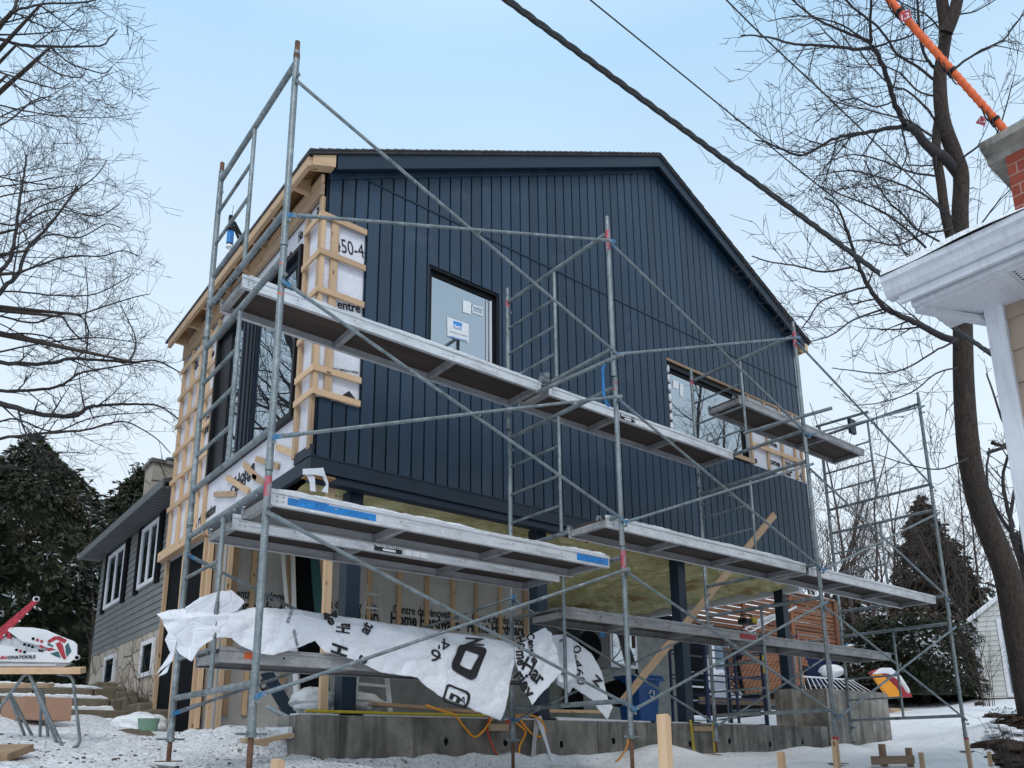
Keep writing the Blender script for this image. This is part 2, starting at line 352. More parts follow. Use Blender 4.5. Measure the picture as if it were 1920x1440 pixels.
# ------------------------------------------------------------------ terrain
def sstep(a, b, x):
    t = min(1, max(0, (x-a)/(b-a))); return t*t*(3-2*t)
def hgt(x, y, det=True):
    if y < 6.5:
        z = -.03-(6.5-y)*.07
        if y < 4.3: z -= (4.3-y)*.28
        z = max(z, -1.5)
        z += sstep(10.5, 15, x)*max(0, min(.1*(x-10.5), 1.2))*(1 if y > 3 else max(0, (y+2)/5))
        z -= .13*sstep(3.0, 3.8, x)*(1-sstep(5.6, 7.4, x))*sstep(4.4, 5.6, y)
        z += .50*math.exp(-((x-13.1)**2/2.6+(y-4.3)**2/1.6))
    else:
        up = .115*(y-6.5)
        z = -.03+min(up, 1.25)
        pad = sstep(2.2, 2.7, x)*(1-sstep(11.0, 11.6, x))*(1-sstep(9.6, 12.5, y))
        z = z*(1-pad)+.24*pad if y > 6.75 else z*(1-pad)-.03*pad
        z += sstep(10.5, 15, x)*max(0, min(.1*(x-10.5), 1.2)-max(0, z)*.9)
    z += .13*max(0, math.sin(x*1.9+.6)*.6+math.sin(x*4.7)*.4+.25)*math.exp(-((y-6.15)/.28)**2)*sstep(4.2, 5.5, x)*(1-sstep(11.2, 12.5, x))
    z = min(z, 1.32)
    if det:
        q = 1 if y > 3 else .6
        near = max(.25, 1-abs(x-3.5)/7) if y < 9 else .3
        z += q*(.05*mn.noise(V((x*1.3, y*1.3, 3)))+.045*near*mn.noise(V((x*4.1, y*4.1, 7)))-.05*near*max(0, mn.noise(V((x*3.0, y*2.2, 17)))-.18)+.016*near*mn.noise(V((x*11, y*11, 9))))
    return z
def mk_ground():
    xs = sorted(set([round(a, 3) for a in list(np.arange(-1, 14, .065))+list(np.arange(14, 34, .5))+list(np.arange(-14, -1, .8))+[-400,-150,-60,-30,-20,40,50,70,120,250,500]]))
    ys = sorted(set([round(a, 3) for a in list(np.arange(3, 11, .065))+list(np.arange(11, 12, .2))+list(np.arange(12, 34, .6))+list(np.arange(-14, 3, .7))+[-400,-150,-60,-30,-20,42,60,90,150,300,600]]))
    m = MB(); nx = len(xs)
    m.v = [(x, y, hgt(x, y)) for y in ys for x in xs]
    m.f = [(j*nx+i, j*nx+i+1, (j+1)*nx+i+1, (j+1)*nx+i) for j in range(len(ys)-1) for i in range(nx-1)]
    o = m.build('ground', M['ground'], None, smooth=True); tag(o, 'snow covered ground sloping up towards the house', kind='structure')
mk_ground()
def mk_gravel():
    m = MB(); rr = random.Random(12)
    for k in range(1100):
        x = rr.gauss(1.6, 1.3); x = x if -1 < x < 5 else 2.2; y = rr.uniform(3.6, 8.6)
        if x > 2.8 and y > 6.5 or mn.noise(V((x*1.4, y*1.4, 5))) < .02: continue
        s = rr.uniform(.003, .012)*(1.7 if rr.random() < .08 else 1); m.ellipsoid((x, y, hgt(x, y)+s*.2), (s*rr.uniform(.8,1.6), s, s*.6), 6, 4, .3, k)
    o = m.build('gravel', M['stonechip'], None); tag(o, 'dark gravel and dirt crumbs scattered over trampled snow', kind='stuff')
mk_gravel()
# ------------------------------------------------------------------ house under construction
YW, XW, XR, ZB, YF = 6.5, 2.885, 11.24, 2.636, 10.9       # gable plane, side plane, right edge, siding bottom, rear
PKX, PKZ = 7.89, 8.42; ELX, ELZ = 2.61, 5.673; ERX, ERZ = 11.50, 6.61
def roofz(x): return ELZ+(PKZ-ELZ)*(x-ELX)/(PKX-ELX) if x < PKX else PKZ+(ERZ-PKZ)*(x-PKX)/(ERX-PKX)
H = thing('house_under_construction', 'two storey gabled house with navy vertical siding, unfinished furring strips and an open lower level', 'house', (7.0, 8.5, .0))
holes = [(XW-.01, 3.33, 3.24, 5.165), (4.09, 5.045, 3.84, 5.125), (7.95, XR+.1, 4.11, 5.26)]
def boards():
    m = MB(); P = .1452; g = .0098; yf, yb = YW-.018, YW
    edges = [XW+.02+P*k for k in range(-1, 59)]
    cuts = sorted(set([round(max(XW, min(XR, e)), 4) for e in edges]+[h[0] for h in holes if XW < h[0] < XR]+[h[1] for h in holes if XW < h[1] < XR]+[PKX]))
    es = set(round(max(XW, min(XR, e)), 4) for e in edges)
    for a, b in zip(cuts, cuts[1:]):
        if b-a < .004: continue
        xm = (a+b)/2; top = lambda x: roofz(x)-.14
        segs = [(ZB, None)]
        hh = sorted([h for h in holes if h[0] <= xm <= h[1]], key=lambda h: h[2])
        iv = []; z = ZB
        for h in hh: iv.append((z, h[2])); z = h[3]
        iv.append((z, None))
        iv2 = []
        for z0, z1 in iv:                                   # a flashing joint runs across the gable at 5.785
            if z1 is None or z1 > 5.785: iv2 += [(z0, 5.775), (5.797, z1)]
            else: iv2.append((z0, z1))
        for z0, z1 in iv2:
            ta = z1 if z1 is not None else top(a); tb = z1 if z1 is not None else top(b)
            if ta <= z0+.01 or tb <= z0+.01: continue
            l = a+(g if a in es else 0); r = b-(g if b in es else 0)
            m.add([(l,yf,z0),(r,yf,z0),(r,yf,tb),(l,yf,ta),(l-.002,yb,z0),(r+.002,yb,z0),(r+.002,yb,tb),(l-.002,yb,ta)], [(0,1,2,3),(0,3,7,4),(1,5,6,2),(0,4,5,1),(3,2,6,7)])
    return m.build('siding', M['siding'], H)
boards()
# gable sheathing, coloured black to paint shade into board grooves; openings left for windows
def gable_back():
    m = MB(); xs = sorted([XW, 3.33, 4.11, 5.03, 7.98, 9.74, XR, PKX])
    for a, b in zip(xs, xs[1:]):
        xm = (a+b)/2; iv = [(ZB, None)]
        if 4.11 <= xm <= 5.03: iv = [(ZB, 3.86), (5.1, None)]
        if 7.98 <= xm <= 9.74: iv = [(ZB, 4.13), (5.15, None)]
        if xm < 3.33: iv = [(ZB, 3.24), (5.165, None)]
        if xm > 9.74: iv = [(ZB, 4.11), (5.24, None)]
        for z0, z1 in iv:
            ta = z1 or roofz(a)-.12; tb = z1 or roofz(b)-.12
            m.prism([(a,YW+.003,z0),(b,YW+.003,z0),(b,YW+.003,tb),(a,YW+.003,ta)], (0,.12,0))
    m.build('gable_sheathing', M['blackpl'], H)
gable_back()
# exposed wrap in the two cut-outs
m = MB(); m.box((XW, YW+.004, 3.24), (3.33, YW+.1, 5.165)); w1 = m.build('house_wrap', M['wrap'], H)
m = MB(); m.box((9.74, YW+.004, 4.11), (XR, YW+.1, 5.24)); w2 = m.build('house_wrap', M['wrap'], H)
# flashing at the joint
MB().box((XW, YW-.026, 5.776), (XR, YW-.001, 5.795)).build('joint_flashing', M['navy'], H)
# lower trim: skirt board + return on the side
MB().box((XW-.03, YW-.035, 2.50), (XR+.01, YW+.02, ZB+.0)).build('skirt_trim', M['navy'], H, bevel=.004)
MB().box((XW-.034, YW-.041, ZB), (XR+.012, YW-.0, ZB+.016)).build('drip_cap', M['navy'], H)
MB().box((XW-.03, YW+.022, 2.50), (XW+.02, 9.2, ZB)).build('skirt_trim', M['navy'], H, bevel=.004)
MB().box((XW-.028, YW-.03, ZB+.017), (XW+.0, YW+.35, ZB+.12)).build('corner_trim', M['navy'], H)
# house volume behind
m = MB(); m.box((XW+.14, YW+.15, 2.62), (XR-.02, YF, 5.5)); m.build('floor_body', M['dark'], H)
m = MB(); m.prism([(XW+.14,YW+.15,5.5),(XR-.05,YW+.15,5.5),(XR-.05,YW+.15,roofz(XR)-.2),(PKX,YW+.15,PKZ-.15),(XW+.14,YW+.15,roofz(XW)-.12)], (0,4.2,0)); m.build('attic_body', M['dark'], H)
# right side wall
MB().box((XR-.02, YW+.005, ZB), (XR+.004, YF, 6.4)).build('right_side_wall', M['navy'], H)
# roof
def slab(x0, z0, x1, z1, y0, y1, t): return [(x0,y0,z0),(x1,y0,z1),(x1,y0,z1-t),(x0,y0,z0-t)]
m = MB(); m.prism(slab(ELX, ELZ, PKX, PKZ, 0, 0, .035), (0, 4.7, 0)); m.prism(slab(PKX, PKZ, ERX, ERZ, 0, 0, .035), (0, 4.7, 0))
m.v = [(x, y+6.32, z) for x, y, z in m.v]
rf = m.build('roof', M['grayroof'], H)
m = MB(); n = 58                                                  # stepped shingle courses that show along the rake
for i in range(n):
    for (a, b) in (((ELX, ELZ), (PKX, PKZ)), ((PKX, PKZ), (ERX, ERZ))):
        if a[0] == PKX and i > 26: continue
        nn = n if a[0] == ELX else 27
        t0, t1 = i/nn, (i+1)/nn; x0 = a[0]+(b[0]-a[0])*t0; x1 = a[0]+(b[0]-a[0])*t1; z0 = a[1]+(b[1]-a[1])*t0; z1 = a[1]+(b[1]-a[1])*t1
        j = random.random()*.006; up = (b[1] > a[1])
        m.prism([(x0,6.31-j,z0+(.014 if up else .004)),(x1,6.31-j,z1+(.004 if up else .014)),(x1,6.31-j,z1-.008),(x0,6.31-j,z0-.008)], (0,.3,0))
m.build('shingle_course', M['grayroof'], rf)
# rake fascia (two stepped metal boards)
def rake(y0, y1, d0, d1, xl, xr, name, mat):
    m = MB()
    m.prism([(xl,y0,roofz(xl)-d0),(PKX,y0,PKZ-d0),(PKX,y0,PKZ-d1),(xl,y0,roofz(xl)-d1)], (0,y1-y0,0))
    m.prism([(PKX,y0,PKZ-d0),(xr,y0,roofz(xr)-d0),(xr,y0,roofz(xr)-d1),(PKX,y0,PKZ-d1)], (0,y1-y0,0))
    return m.build(name, mat, H)
rake(6.345, 6.38, .037, .205, 2.92, 11.36, 'rake_fascia', M['navy'])
rake(6.382, 6.484, .06, .09, 2.92, 11.28, 'rake_soffit', M['navy'])
rake(6.462, 6.486, .10, .245, 2.90, 11.22, 'frieze_board', M['siding'])
# unfinished left eave: fascia board, plywood soffit, rafter tails and lookout end
MB().box((ELX+.01, 6.36, ELZ-.14), (ELX+.05, 10.9, ELZ-.037)).build('eave_fascia', M['piney'], H)
MB().prism([(ELX+.052,6.345,ELZ-.12),(2.9,6.345,ELZ-.03),(2.9,6.345,roofz(2.9)-.045),(ELX+.052,6.345,roofz(ELX+.052)-.045)], (0,.11,0)).build('lookout_end', M['pinex'], H)
m = MB(); m.add([(ELX+.051,6.47,ELZ-.045),(XW,6.47,roofz(XW)-.05),(XW,10.9,roofz(XW)-.05),(ELX+.051,10.9,ELZ-.045),(ELX+.051,6.47,ELZ-.037),(XW,6.47,roofz(XW)-.04),(XW,10.9,roofz(XW)-.04),(ELX+.051,10.9,ELZ-.037)], [(0,1,2,3),(4,7,6,5)]); m.build('roof_deck_underside', M['ply'], H)
for k in range(8):
    y = 6.75+.56*k
    MB().prism([(ELX+.052,y,ELZ-.14),(XW-.06,y,ELZ-.14),(XW-.06,y,roofz(XW-.06)-.052),(ELX+.052,y,ELZ-.048)], (0,.04,0)).build('rafter_tail', M['pinex'], H)
MB().box((XW-.058, 6.5, 5.40), (XW-.02, 10.9, 5.53)).build('frieze_plank', M['piney'], H)
MB().box((XW-.058, 6.5, 5.54), (XW-.025, 10.9, 5.63)).build('frieze_plank', M['piney'], H)
MB().box((ERX-.17, 6.36, ERZ-.16), (ERX-.03, 6.45, ERZ-.0-.03)).build('lookout_end', M['pinex'], H)
MB().box((ERX-.07, 6.46, ERZ-.16), (ERX-.03, 10.9, ERZ-.045)).build('eave_fascia', M['piney'], H)
# side wall sheathing with window opening y 6.95..9.12, z 3.2..5.08
WY0, WY1, WZ0, WZ1 = 6.93, 9.42, 3.18, 5.08
m = MB()
m.box((XW, 6.5+.005, 2.64), (XW+.12, WY0, 5.62)); m.box((XW, WY1, 2.5), (XW+.12, YF, 5.62)); m.box((XW, WY0, WZ1), (XW+.12, WY1, 5.62)); m.box((XW, WY0, 2.64), (XW+.12, WY1, WZ0))
m.build('house_wrap', M['wrap'], H)
SZ = [5.22, 4.81, 4.40, 3.99, 3.58, 3.2]
for i, z in enumerate(SZ):
    y0 = WY1+.02
    MB().box((XW-.062, y0, z-.032), (XW-.042, YF+.03, z+.032)).build('furring_strip', M['piney'], H, bevel=.003)
for z in (5.15, 4.74, 4.33, 3.92, 3.51, 3.27):
    MB().box((XW-.062, 6.47, z-.032), (XW-.042, WY0-.06, z+.032)).build('furring_strip', M['piney'], H, bevel=.003)
    MB().box((XW-.06, 6.448, z-.032), (3.325, 6.468, z+.032)).build('furring_strip', M['pinex'], H, bevel=.003)
for y in (6.53, 6.86, 9.46, 9.78, 10.12, 10.48, 10.86):
    z0 = 2.66 if y > 9 else 2.72
    MB().box((XW-.04, y-.03, z0), (XW-.002, y+.03, 5.39)).build('furring_strip', M['pinez'], H, bevel=.003)
for x in (2.995,):
    MB().box((x-.04, 6.47, 3.26), (x+.035, 6.498, 5.15)).build('furring_strip', M['pinez'], H, bevel=.003)
MB().box((XW-.035, 6.47, 3.26), (XW+.003, 6.51, 5.15)).build('furring_strip', M['pinez'], H, bevel=.003)
# blocking below the side window
for (a, b) in (((457,870),(482,897)),((425,895),(466,922)),((402,927),(441,926)),((518,838),(553,852)),((480,860),(522,875)),((474,893),(495,905))):
    p = atx(*a, XW-.02); q = atx(*b, XW-.02); MB().beam(p, q, .02, .062, (1,0,0) if False else (q-p).cross(V((1,0,0)))).build('blocking', M['piney'], H)
MB().beam(atx(355,1015,XW-.06), atx(312,1037,XW-.06), .05, .09).build('ledge_board', M['piney'], H)
MB().box((XW-.10, 9.25, 2.50), (XW-.01, 11.0, 2.62)).build('ledge_board', M['piney'], H)
# writing on the wraps
NX = (-1,0,0); NY = (0,-1,0)
def txt_y(s, a, b, y, par, mat='ink', **k): return text(s, aty(*a, y), aty(*b, y), NY, M[mat], par, **k)
def txt_x(s, a, b, x, par, mat='ink', **k): return text(s, atx(*a, x), atx(*b, x), NX, M[mat], par, **k)
yw = YW+.004
txt_y('450-4', (628,470), (683,484), yw, w1, height=.15)
txt_y('entre', (633,578), (676,587), yw, w1, height=.095, bold=.02)
txt_y('FROM HT / FABRIQUÉ AU CANADA', (618,692), (672,701), yw, w1, height=.022)
MB().prism([aty(640,742,yw-.003), aty(655,733,yw-.003), aty(668,750,yw-.003)], (0,.001,0)).build('printed_mark', M['ink'], w1)
for s, xa, xb, z, h in (('e', 9.87, 9.93, 4.17, .10), ('ome', 10.27, 10.53, 4.24, .10), ('me', 10.30, 10.50, 4.55, .09), ('ar', 10.68, 10.86, 4.15, .13), ('H', 11.02, 11.12, 4.15, .12), ('re', 10.70, 10.84, 4.32, .07)):
    text(s, (xa, yw, z), (xb, yw, z), NY, M['ink'], w2, height=h, bold=.03)
W3 = [o for o in H.children if o.name.startswith('house_wrap')][-1]
for s, a, b, h in (('Home', (380,800), (402,776), .12), ('Hardware', (379,818), (404,800), .13), ('450-', (358,700), (372,690), .12), ('Centre de', (383,690), (402,665), .09), ('rénovation', (372,985), (404,960), .13), ('Home', (440,915), (478,880), .13), ('Centre', (432,930), (470,900), .10), ('Hardware', (352,900), (372,890), .12), ('3', (592,412), (597,408), .12), ('Ho', (560,455), (568,445), .12), ('me', (535,500), (548,480), .12)):
    txt_x(s, a, b, XW, W3, height=h, bold=.025)
# furring on right cut-out
for x in (9.80, 10.22, 10.62, 10.98, 11.17):
    MB().box((x-.025, 6.475, 4.13), (x+.025, 6.50, 5.23)).build('furring_strip', M['pinez'], H)
for z, x0, x1_ in ((4.15, 9.2, 9.81), (4.44, 9.78, XR), (4.85, 9.78, XR)):
    MB().box((x0, 6.452, z-.03), (x1_, 6.473, z+.03)).build('furring_strip', M['pinex'], H)
MB().box((7.94, 6.474, 5.222), (XR, 6.497, 5.256)).build('window_head_board', M['oldwoodx'], H)
# ---- windows
def win_y(x0, x1, z0, z1, yg, lab=None):
    f = MB(); d = YW-.005
    for a, b in (((x0,d,z0),(x0+.03,yg+.03,z1)),((x1-.03,d,z0),(x1,yg+.03,z1)),((x0+.03,d,z1-.03),(x1-.03,yg+.03,z1)),((x0+.03,d,z0),(x1-.03,yg+.03,z0+.03))): f.box(a, b)
    fr = f.build('window', M['blackpl'], H)
    if lab: fr['label'] = lab
    s = MB()
    for a, b in (((x0+.03,yg-.02,z0+.03),(x0+.075,yg+.02,z1-.03)),((x1-.075,yg-.02,z0+.03),(x1-.03,yg+.02,z1-.03)),((x0+.075,yg-.02,z1-.075),(x1-.075,yg+.02,z1-.03)),((x0+.075,yg-.02,z0+.03),(x1-.075,yg+.02,z0+.075))): s.box(a, b)
    s.build('sash', M['blackpl'], fr)
    MB().box((x0+.07, yg-.004, z0+.07), (x1-.07, yg+.004, z1-.07)).build('pane', M['glass'], fr)
    return fr
wf = win_y(4.09, 5.045, 3.84, 5.125, YW+.06, 'tall square black framed window with stickers on the glass')
yg = YW+.056
def sticker(par, q, y, mat='white'):
    return MB().prism([aty(*p, y) for p in q], (0,.0012,0)).build('sticker', M[mat], par)
sticker(wf, ((838,594),(879,608),(879,643),(839,630)), yg-.006)
sticker(wf, ((850,601),(866,606),(866,619),(851,615)), yg-.008, 'bluemark')
txt_y('6m', (852,615), (865,618), yg-.008, wf, 'whiteink', height=.05, bold=.02)
txt_y('windows & doors', (842,622), (876,632), yg-.006, wf, 'inkgray', height=.02)
txt_y('1-800 842-8472', (842,632), (876,641), yg-.006, wf, 'bluemark', height=.018)
sticker(wf, ((868,562),(883,567),(883,590),(868,585)), yg-.006)
for q in (((885,571),(905,577),(905,580),(885,574)), ((885,583),(905,590),(905,593),(885,586)), ((885,571),(887,572),(887,585),(885,584)), ((903,577),(905,577),(905,592),(903,592))): sticker(wf, q, yg-.006)
wf2 = win_y(7.98, 9.74, 4.13, 5.17, YW+.05, 'wide low black framed window beside bare furring strips')
for q in (((1262,712),(1272,716),(1272,730),(1262,727)), ((1275,718),(1281,721),(1281,745),(1275,742))): sticker(wf2, q, YW+.04)
MB().box((4.95, YW+.035, 3.9), (4.975, YW+.05, 5.03)).build('inner_trim', M['whitesoffit'], wf); MB().box((4.905, YW+.04, 3.9), (4.915, YW+.05, 5.03)).build('inner_trim', M['whitesoffit'], wf)
for k in range(7):                                           # cream foam blobs down the left jamb
    MB().ellipsoid((7.963, 6.475, 4.25+.14*k), (.018,.02,.05), jit=.3, seed=k).build('foam_bead', M['white'], wf2, smooth=True)
# side window: three tall panes, black frames
def side_window():
    xg = XW+.012; fr = MB(); W = [(WY0, WY1)]
    for a, b in (((XW-.055,WY0,WZ0),(xg+.03,WY0+.05,WZ1)),((XW-.055,WY1-.05,WZ0),(xg+.03,WY1,WZ1)),((XW-.055,WY0+.05,WZ1-.05),(xg+.03,WY1-.05,WZ1)),((XW-.055,WY0+.05,WZ0),(xg+.03,WY1-.05,WZ0+.06))): fr.box(a, b)
    f = fr.build('window', M['blackpl'], H); f['label'] = 'large black framed side window with tall mirrored panes'
    MB().box((XW-.012, 8.12, WZ0+.06), (xg+.02, 8.60, WZ1-.05)).build('mullion', M['navy'], f)
    for y in (8.14, 8.24, 8.36, 8.5): MB().box((XW-.024, y, WZ0+.06), (XW-.013, y+.03, WZ1-.05)).build('mullion_bead', M['blackpl'], f)
    MB().box((XW-.012, 8.98, WZ0+.06), (xg+.02, 9.36, WZ1-.05)).build('mullion', M['blackpl'], f)
    MB().box((XW-.0, 6.99, WZ1-.12), (xg+.01, 8.09, WZ1-.052)).build('sash_rail', M['navy'], f)
    MB().box((xg-.004, 6.985, WZ0+.06), (xg+.004, 8.095, WZ1-.05)).build('pane', M['glass'], f)
    MB().box((xg-.004, 8.615, WZ0+.06), (xg+.004, 8.975, WZ1-.05)).build('pane', M['glass'], f)
side_window()
# ---- open lower level
ZC = 2.47
m = MB(); nx, ny = 75, 38
for j in range(ny+1):
    for i in range(nx+1):
        x = XW+.1+(XR-.15-XW-.1)*i/nx; y = 6.63+(10.69-6.63)*j/ny; m.v.append((x, y, ZC+.045*random.random()+.035*math.sin(i*1.1+j*.4)*math.sin(j*.9)))
m.f = [(j*(nx+1)+i, (j+1)*(nx+1)+i, (j+1)*(nx+1)+i+1, j*(nx+1)+i+1) for j in range(ny) for i in range(nx)]
m.build('ceiling_insulation', M['insul'], H, smooth=True)
MB().box((XW, 6.50, 2.43), (XR, 6.62, 2.498)).build('beam', M['navy'], H)
MB().box((XR-.12, 6.742, 2.40), (XR, 10.8, 2.56)).build('edge_beam', M['white'], H)
for i, (x, zb) in enumerate(((3.44, .36), (5.79, .36), (8.24, .36), (11.17, .945))):
    o_ = .35 if i == 3 else 0
    MB().box((x-.075, 6.68+o_, zb), (x+.075, 6.83+o_, 2.49)).build('steel_post', M['navy'], H, bevel=.006)
    MB().box((x-.12, 6.62+o_, zb-.02), (x+.12, 6.89+o_, zb-.001)).build('base_plate', M['navy'], H)
# foundation walls
found = MB(); found.box((2.9, 6.6, -1.0), (11.31, 6.98, .335)); fo = found.build('foundation_wall', M['conc'], H, bevel=.006)
MB().box((11.315, 6.58, -.6), (13.2, 6.98, .90)).build('foundation_wall', M['conc'], H, bevel=.006)
MB().box((11.06, 6.985, -.6), (11.7, 7.3, .92)).build('foundation_wall', M['conc'], H, bevel=.006)
for x in (4.45, 5.18, 5.95, 6.75, 8.1, 8.9, 9.8, 10.6):
    z = .10+.02*math.sin(x*3); MB().ellipsoid((x, 6.600, z), (.026,.006,.034), 12, 8, .3, int(x*10)).build('form_tie_hole', M['dark'], fo)
for x in (5.3, 6.5, 7.7, 8.3, 9.1, 9.9, 10.4): MB().box((x, 6.597, -.3), (x+.003, 6.60, .33)).build('form_joint', M['dark'], fo)
for k, xx in enumerate((2.92, 5.3, 7.4)): 
    MB().box((xx+.02, 6.62, .338), (xx+2.2, 6.80, .352)).build('sill_snow', M['snow'], fo)
# back wall of the open level
BY = 9.3
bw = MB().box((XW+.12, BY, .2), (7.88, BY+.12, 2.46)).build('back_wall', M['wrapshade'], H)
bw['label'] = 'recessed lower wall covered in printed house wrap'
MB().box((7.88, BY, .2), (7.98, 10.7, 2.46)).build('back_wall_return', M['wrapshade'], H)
for u, w in ((405,.09),(437,.06),(472,.05),(540,.06),(601,.09),(692,.05),(748,.06),(800,.06),(849,.06),(893,.05),(938,.05),(985,.07)):
    x = aty(u, 1120, BY-.02).x
    MB().box((x-w*.55, BY-.035, .45), (x+w*.55, BY-.002, 2.44)).build('furring_strip', M['pinez'], H)
by = BY-.001
txt_y('C', (382,1117), (389,1117), by, bw, height=.11, bold=.03)
for k, (a, b, c, d) in enumerate((((432,1120),(562,1130),(432,1146),(566,1160)), ((577,1137),(713,1146),(577,1166),(716,1166)), ((737,1149),(859,1161),(732,1169),(862,1182)), ((885,1165),(988,1173),(876,1184),(984,1192)))):
    txt_y('Centre de rénovation', a, b, by, bw, height=.115, bold=.02)
    txt_y('Home Hardware', c, d, by, bw, height=.16, bold=.035)
txt_y('CE', (486,1294), (505,1295), by, bw, height=.14, bold=.03)
MB().box((4.75, BY-.075, .3), (7.80, BY-.04, 1.18)).build('lower_wall_panel', M['graysoffit'] if False else plain('gray_wall_panel', lin(.22,.22,.21), .7), H)
# side opening of lower level: near-black sheet paints shade of voids between studs
MB().box((XW+.02, 9.3, .2), (XW+.06, 10.88, 2.48)).build('void_shade_sheet', M['dark'], H)
for y, w in ((8.45,.05),(8.75,.06),(9.12,.06),(9.3,.06),(10.1,.06),(10.84,.06)):
    MB().box((XW-.03, y-w/2, .12), (XW+.015, y+w/2, 2.49)).build('wall_stud', M['pinez'], H)
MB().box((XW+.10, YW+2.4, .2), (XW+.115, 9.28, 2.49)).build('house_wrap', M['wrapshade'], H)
# far room wall with window, unit and panels (x 8..13, y 10.7)
MB().box((7.99, 10.7, .2), (13.0, 10.82, 2.52)).build('rear_wall', plain('gray_green_board', lin(.26,.27,.25), .8), H)
for u0, u1 in ((1060,1092),):
    a, b = aty(u0,1200,10.6).x, aty(u1,1200,10.6).x; MB().box((a, 10.62, .7), (b, 10.69, 2.5)).build('door_opening', M['dark'], H)
a, b = aty(1148,1200,10.6).x, aty(1190,1200,10.6).x
f = MB().box((a-.06, 10.60, 1.55), (b+.06, 10.69, 2.6)).build('window', M['white'], H)
MB().box((a, 10.585, 1.62), (b, 10.599, 2.55)).build('pane', M['glass'], f)
for x in (11.62,): MB().box((x, 10.66, .6), (x+.03, 10.698, 2.5)).build('panel_joint', M['dark'], H)
MB().box((8.05, 10.5, 1.3), (9.0, 10.69, 2.5)).build('door_opening', M['dark'], H)
# ------------------------------------------------------------------ neighbouring gray part of the house
G = thing('gray_sided_house', 'low gray lap sided house with cream stone base, left of the navy gable', 'house', (5.5, 14, 1.1))
GX, GY0, GY1, GZ = 3.1, 10.95, 15.95, 3.58
def lap(m, x, y0, y1, z0, z1, pitch, flip=1, th=.014):
    z = z0
    while z < z1-.01:
        zt = min(z+pitch, z1); m.add([(x-th*flip,y0,z),(x-th*flip,y1,z),(x,y1,zt),(x,y0,zt),(x,y0,z),(x,y1,z)], [(0,1,2,3) if flip > 0 else (3,2,1,0), (0,4,5,1)]); z += pitch
    return m
m = lap(MB(), GX-.003, GY0, GY1, 1.74, GZ-.05, .105); m.box((GX, GY0, 1.74), (GX+.2, GY1, GZ)); m.build('lap_siding', M['graylap'], G)
MB().box((GX-.01, GY0, .3), (GX+.25, GY1-.02, 1.738)).build('stone_base', M['stone'], G)
MB().box((GX+.25, GY1-.25, .5), (9, GY1-.02, GZ)).build('front_wall', M['graylap'], G)
r = MB(); r.prism([(2.76, GY0, 3.60),(2.76, GY0, 3.66),(5.6, GY0, 4.62),(5.6, GY0, 4.56)], (0, 5.22, 0)); ro = r.build('roof', M['grayroof'], G)
MB().box((2.73, GY0, 3.52), (2.77, 16.18, 3.65)).build('gutter', M['graysoffit'], G, bevel=.01)
m = MB(); m.box((2.78, GY0, 3.535), (GX-.02, 16.16, 3.55))
for k in range(34): m.box((2.79, GY0+.15*k, 3.529), (GX-.03, GY0+.15*k+.012, 3.5345))
m.build('soffit', M['graysoffit'], G)
def gwin(y0, y1, z0, z1, shut=.22, small=False):
    f = MB()
    x = GX-.045; t = .06
    for a, b in (((x,y0,z0),(GX,y0+t,z1)),((x,y1-t,z0),(GX,y1,z1)),((x,y0+t,z1-t),(GX,y1-t,z1)),((x,y0+t,z0),(GX,y1-t,z0+t))): f.box(a, b)
    if not small: f.box((x+.005,(y0+y1)/2-.035,z0+t),(GX,(y0+y1)/2+.035,z1-t))
    w = f.build('window', M['white'], G)
    MB().box((x+.02, y0+t, z0+t), (x+.03, y1-t, z1-t)).build('pane', M['glass' if not small else 'darkglass'], w)
    if not small:
        for a, b in ((y0-shut-.01, y0-.01), (y1+.01, y1+shut+.01)):
            s = MB().box((GX-.04, a, z0-.05), (GX-.016, b, z1+.05))
            z = z0
            while z < z1: s.box((GX-.048, a+.03, z), (GX-.040, b-.03, z+.03)); z += .05
            s.build('shutter', M['dark'], G)
gwin(14.15, 15.3, 2.50, 3.47); gwin(12.2, 13.12, 2.50, 3.47)
gwin(14.05, 14.75, 1.12, 1.62, small=True); gwin(11.85, 12.5, 1.10, 1.62, small=True)
c1_, c2_ = aty(284,905,14), aty(331,872,14); zc_ = c2_.z
ch = MB().box((c1_.x, 14.0, 3.5), (c2_.x+.0, 14.5, zc_-.03)).build('chimney', M['stone'], ro); MB().box((c1_.x-.05, 13.95, zc_-.028), (c2_.x+.05, 14.56, zc_+.035)).build('chimney_cap', M['conc'], ro)
MB().tube([(c2_.x,14.3,zc_+.072),(c2_.x,14.3,zc_+.17)], .05, 12).tube([(c2_.x,14.3,zc_+.17),(c2_.x,14.3,zc_+.2)], .11, 14).build('flue_cowl', M['galv'], ro)

FH = thing('far_house', 'dark distant house wall with a white framed blue window, seen under the gable', 'house', (17, 13.2, 1.0))
MB().box((15.2, 13.0, .9), (19.0, 13.6, 3.3)).build('wall', M['dark'], FH)
a, b = aty(1328,1198,12.97), aty(1373,1262,12.97)
wn = MB().box((a.x-.08, 12.94, b.z-.08), (b.x+.08, 12.995, a.z+.08)).build('window', M['white'], FH)
MB().box((a.x+.18, 12.925, b.z), (b.x, 12.938, a.z)).build('pane', M['blueglass'], wn)
for k in range(3): MB().box((15.3, 12.97, 1.2+.35*k), (16.6, 12.992, 1.24+.35*k)).build('rail', M['whitesoffit'], FH)
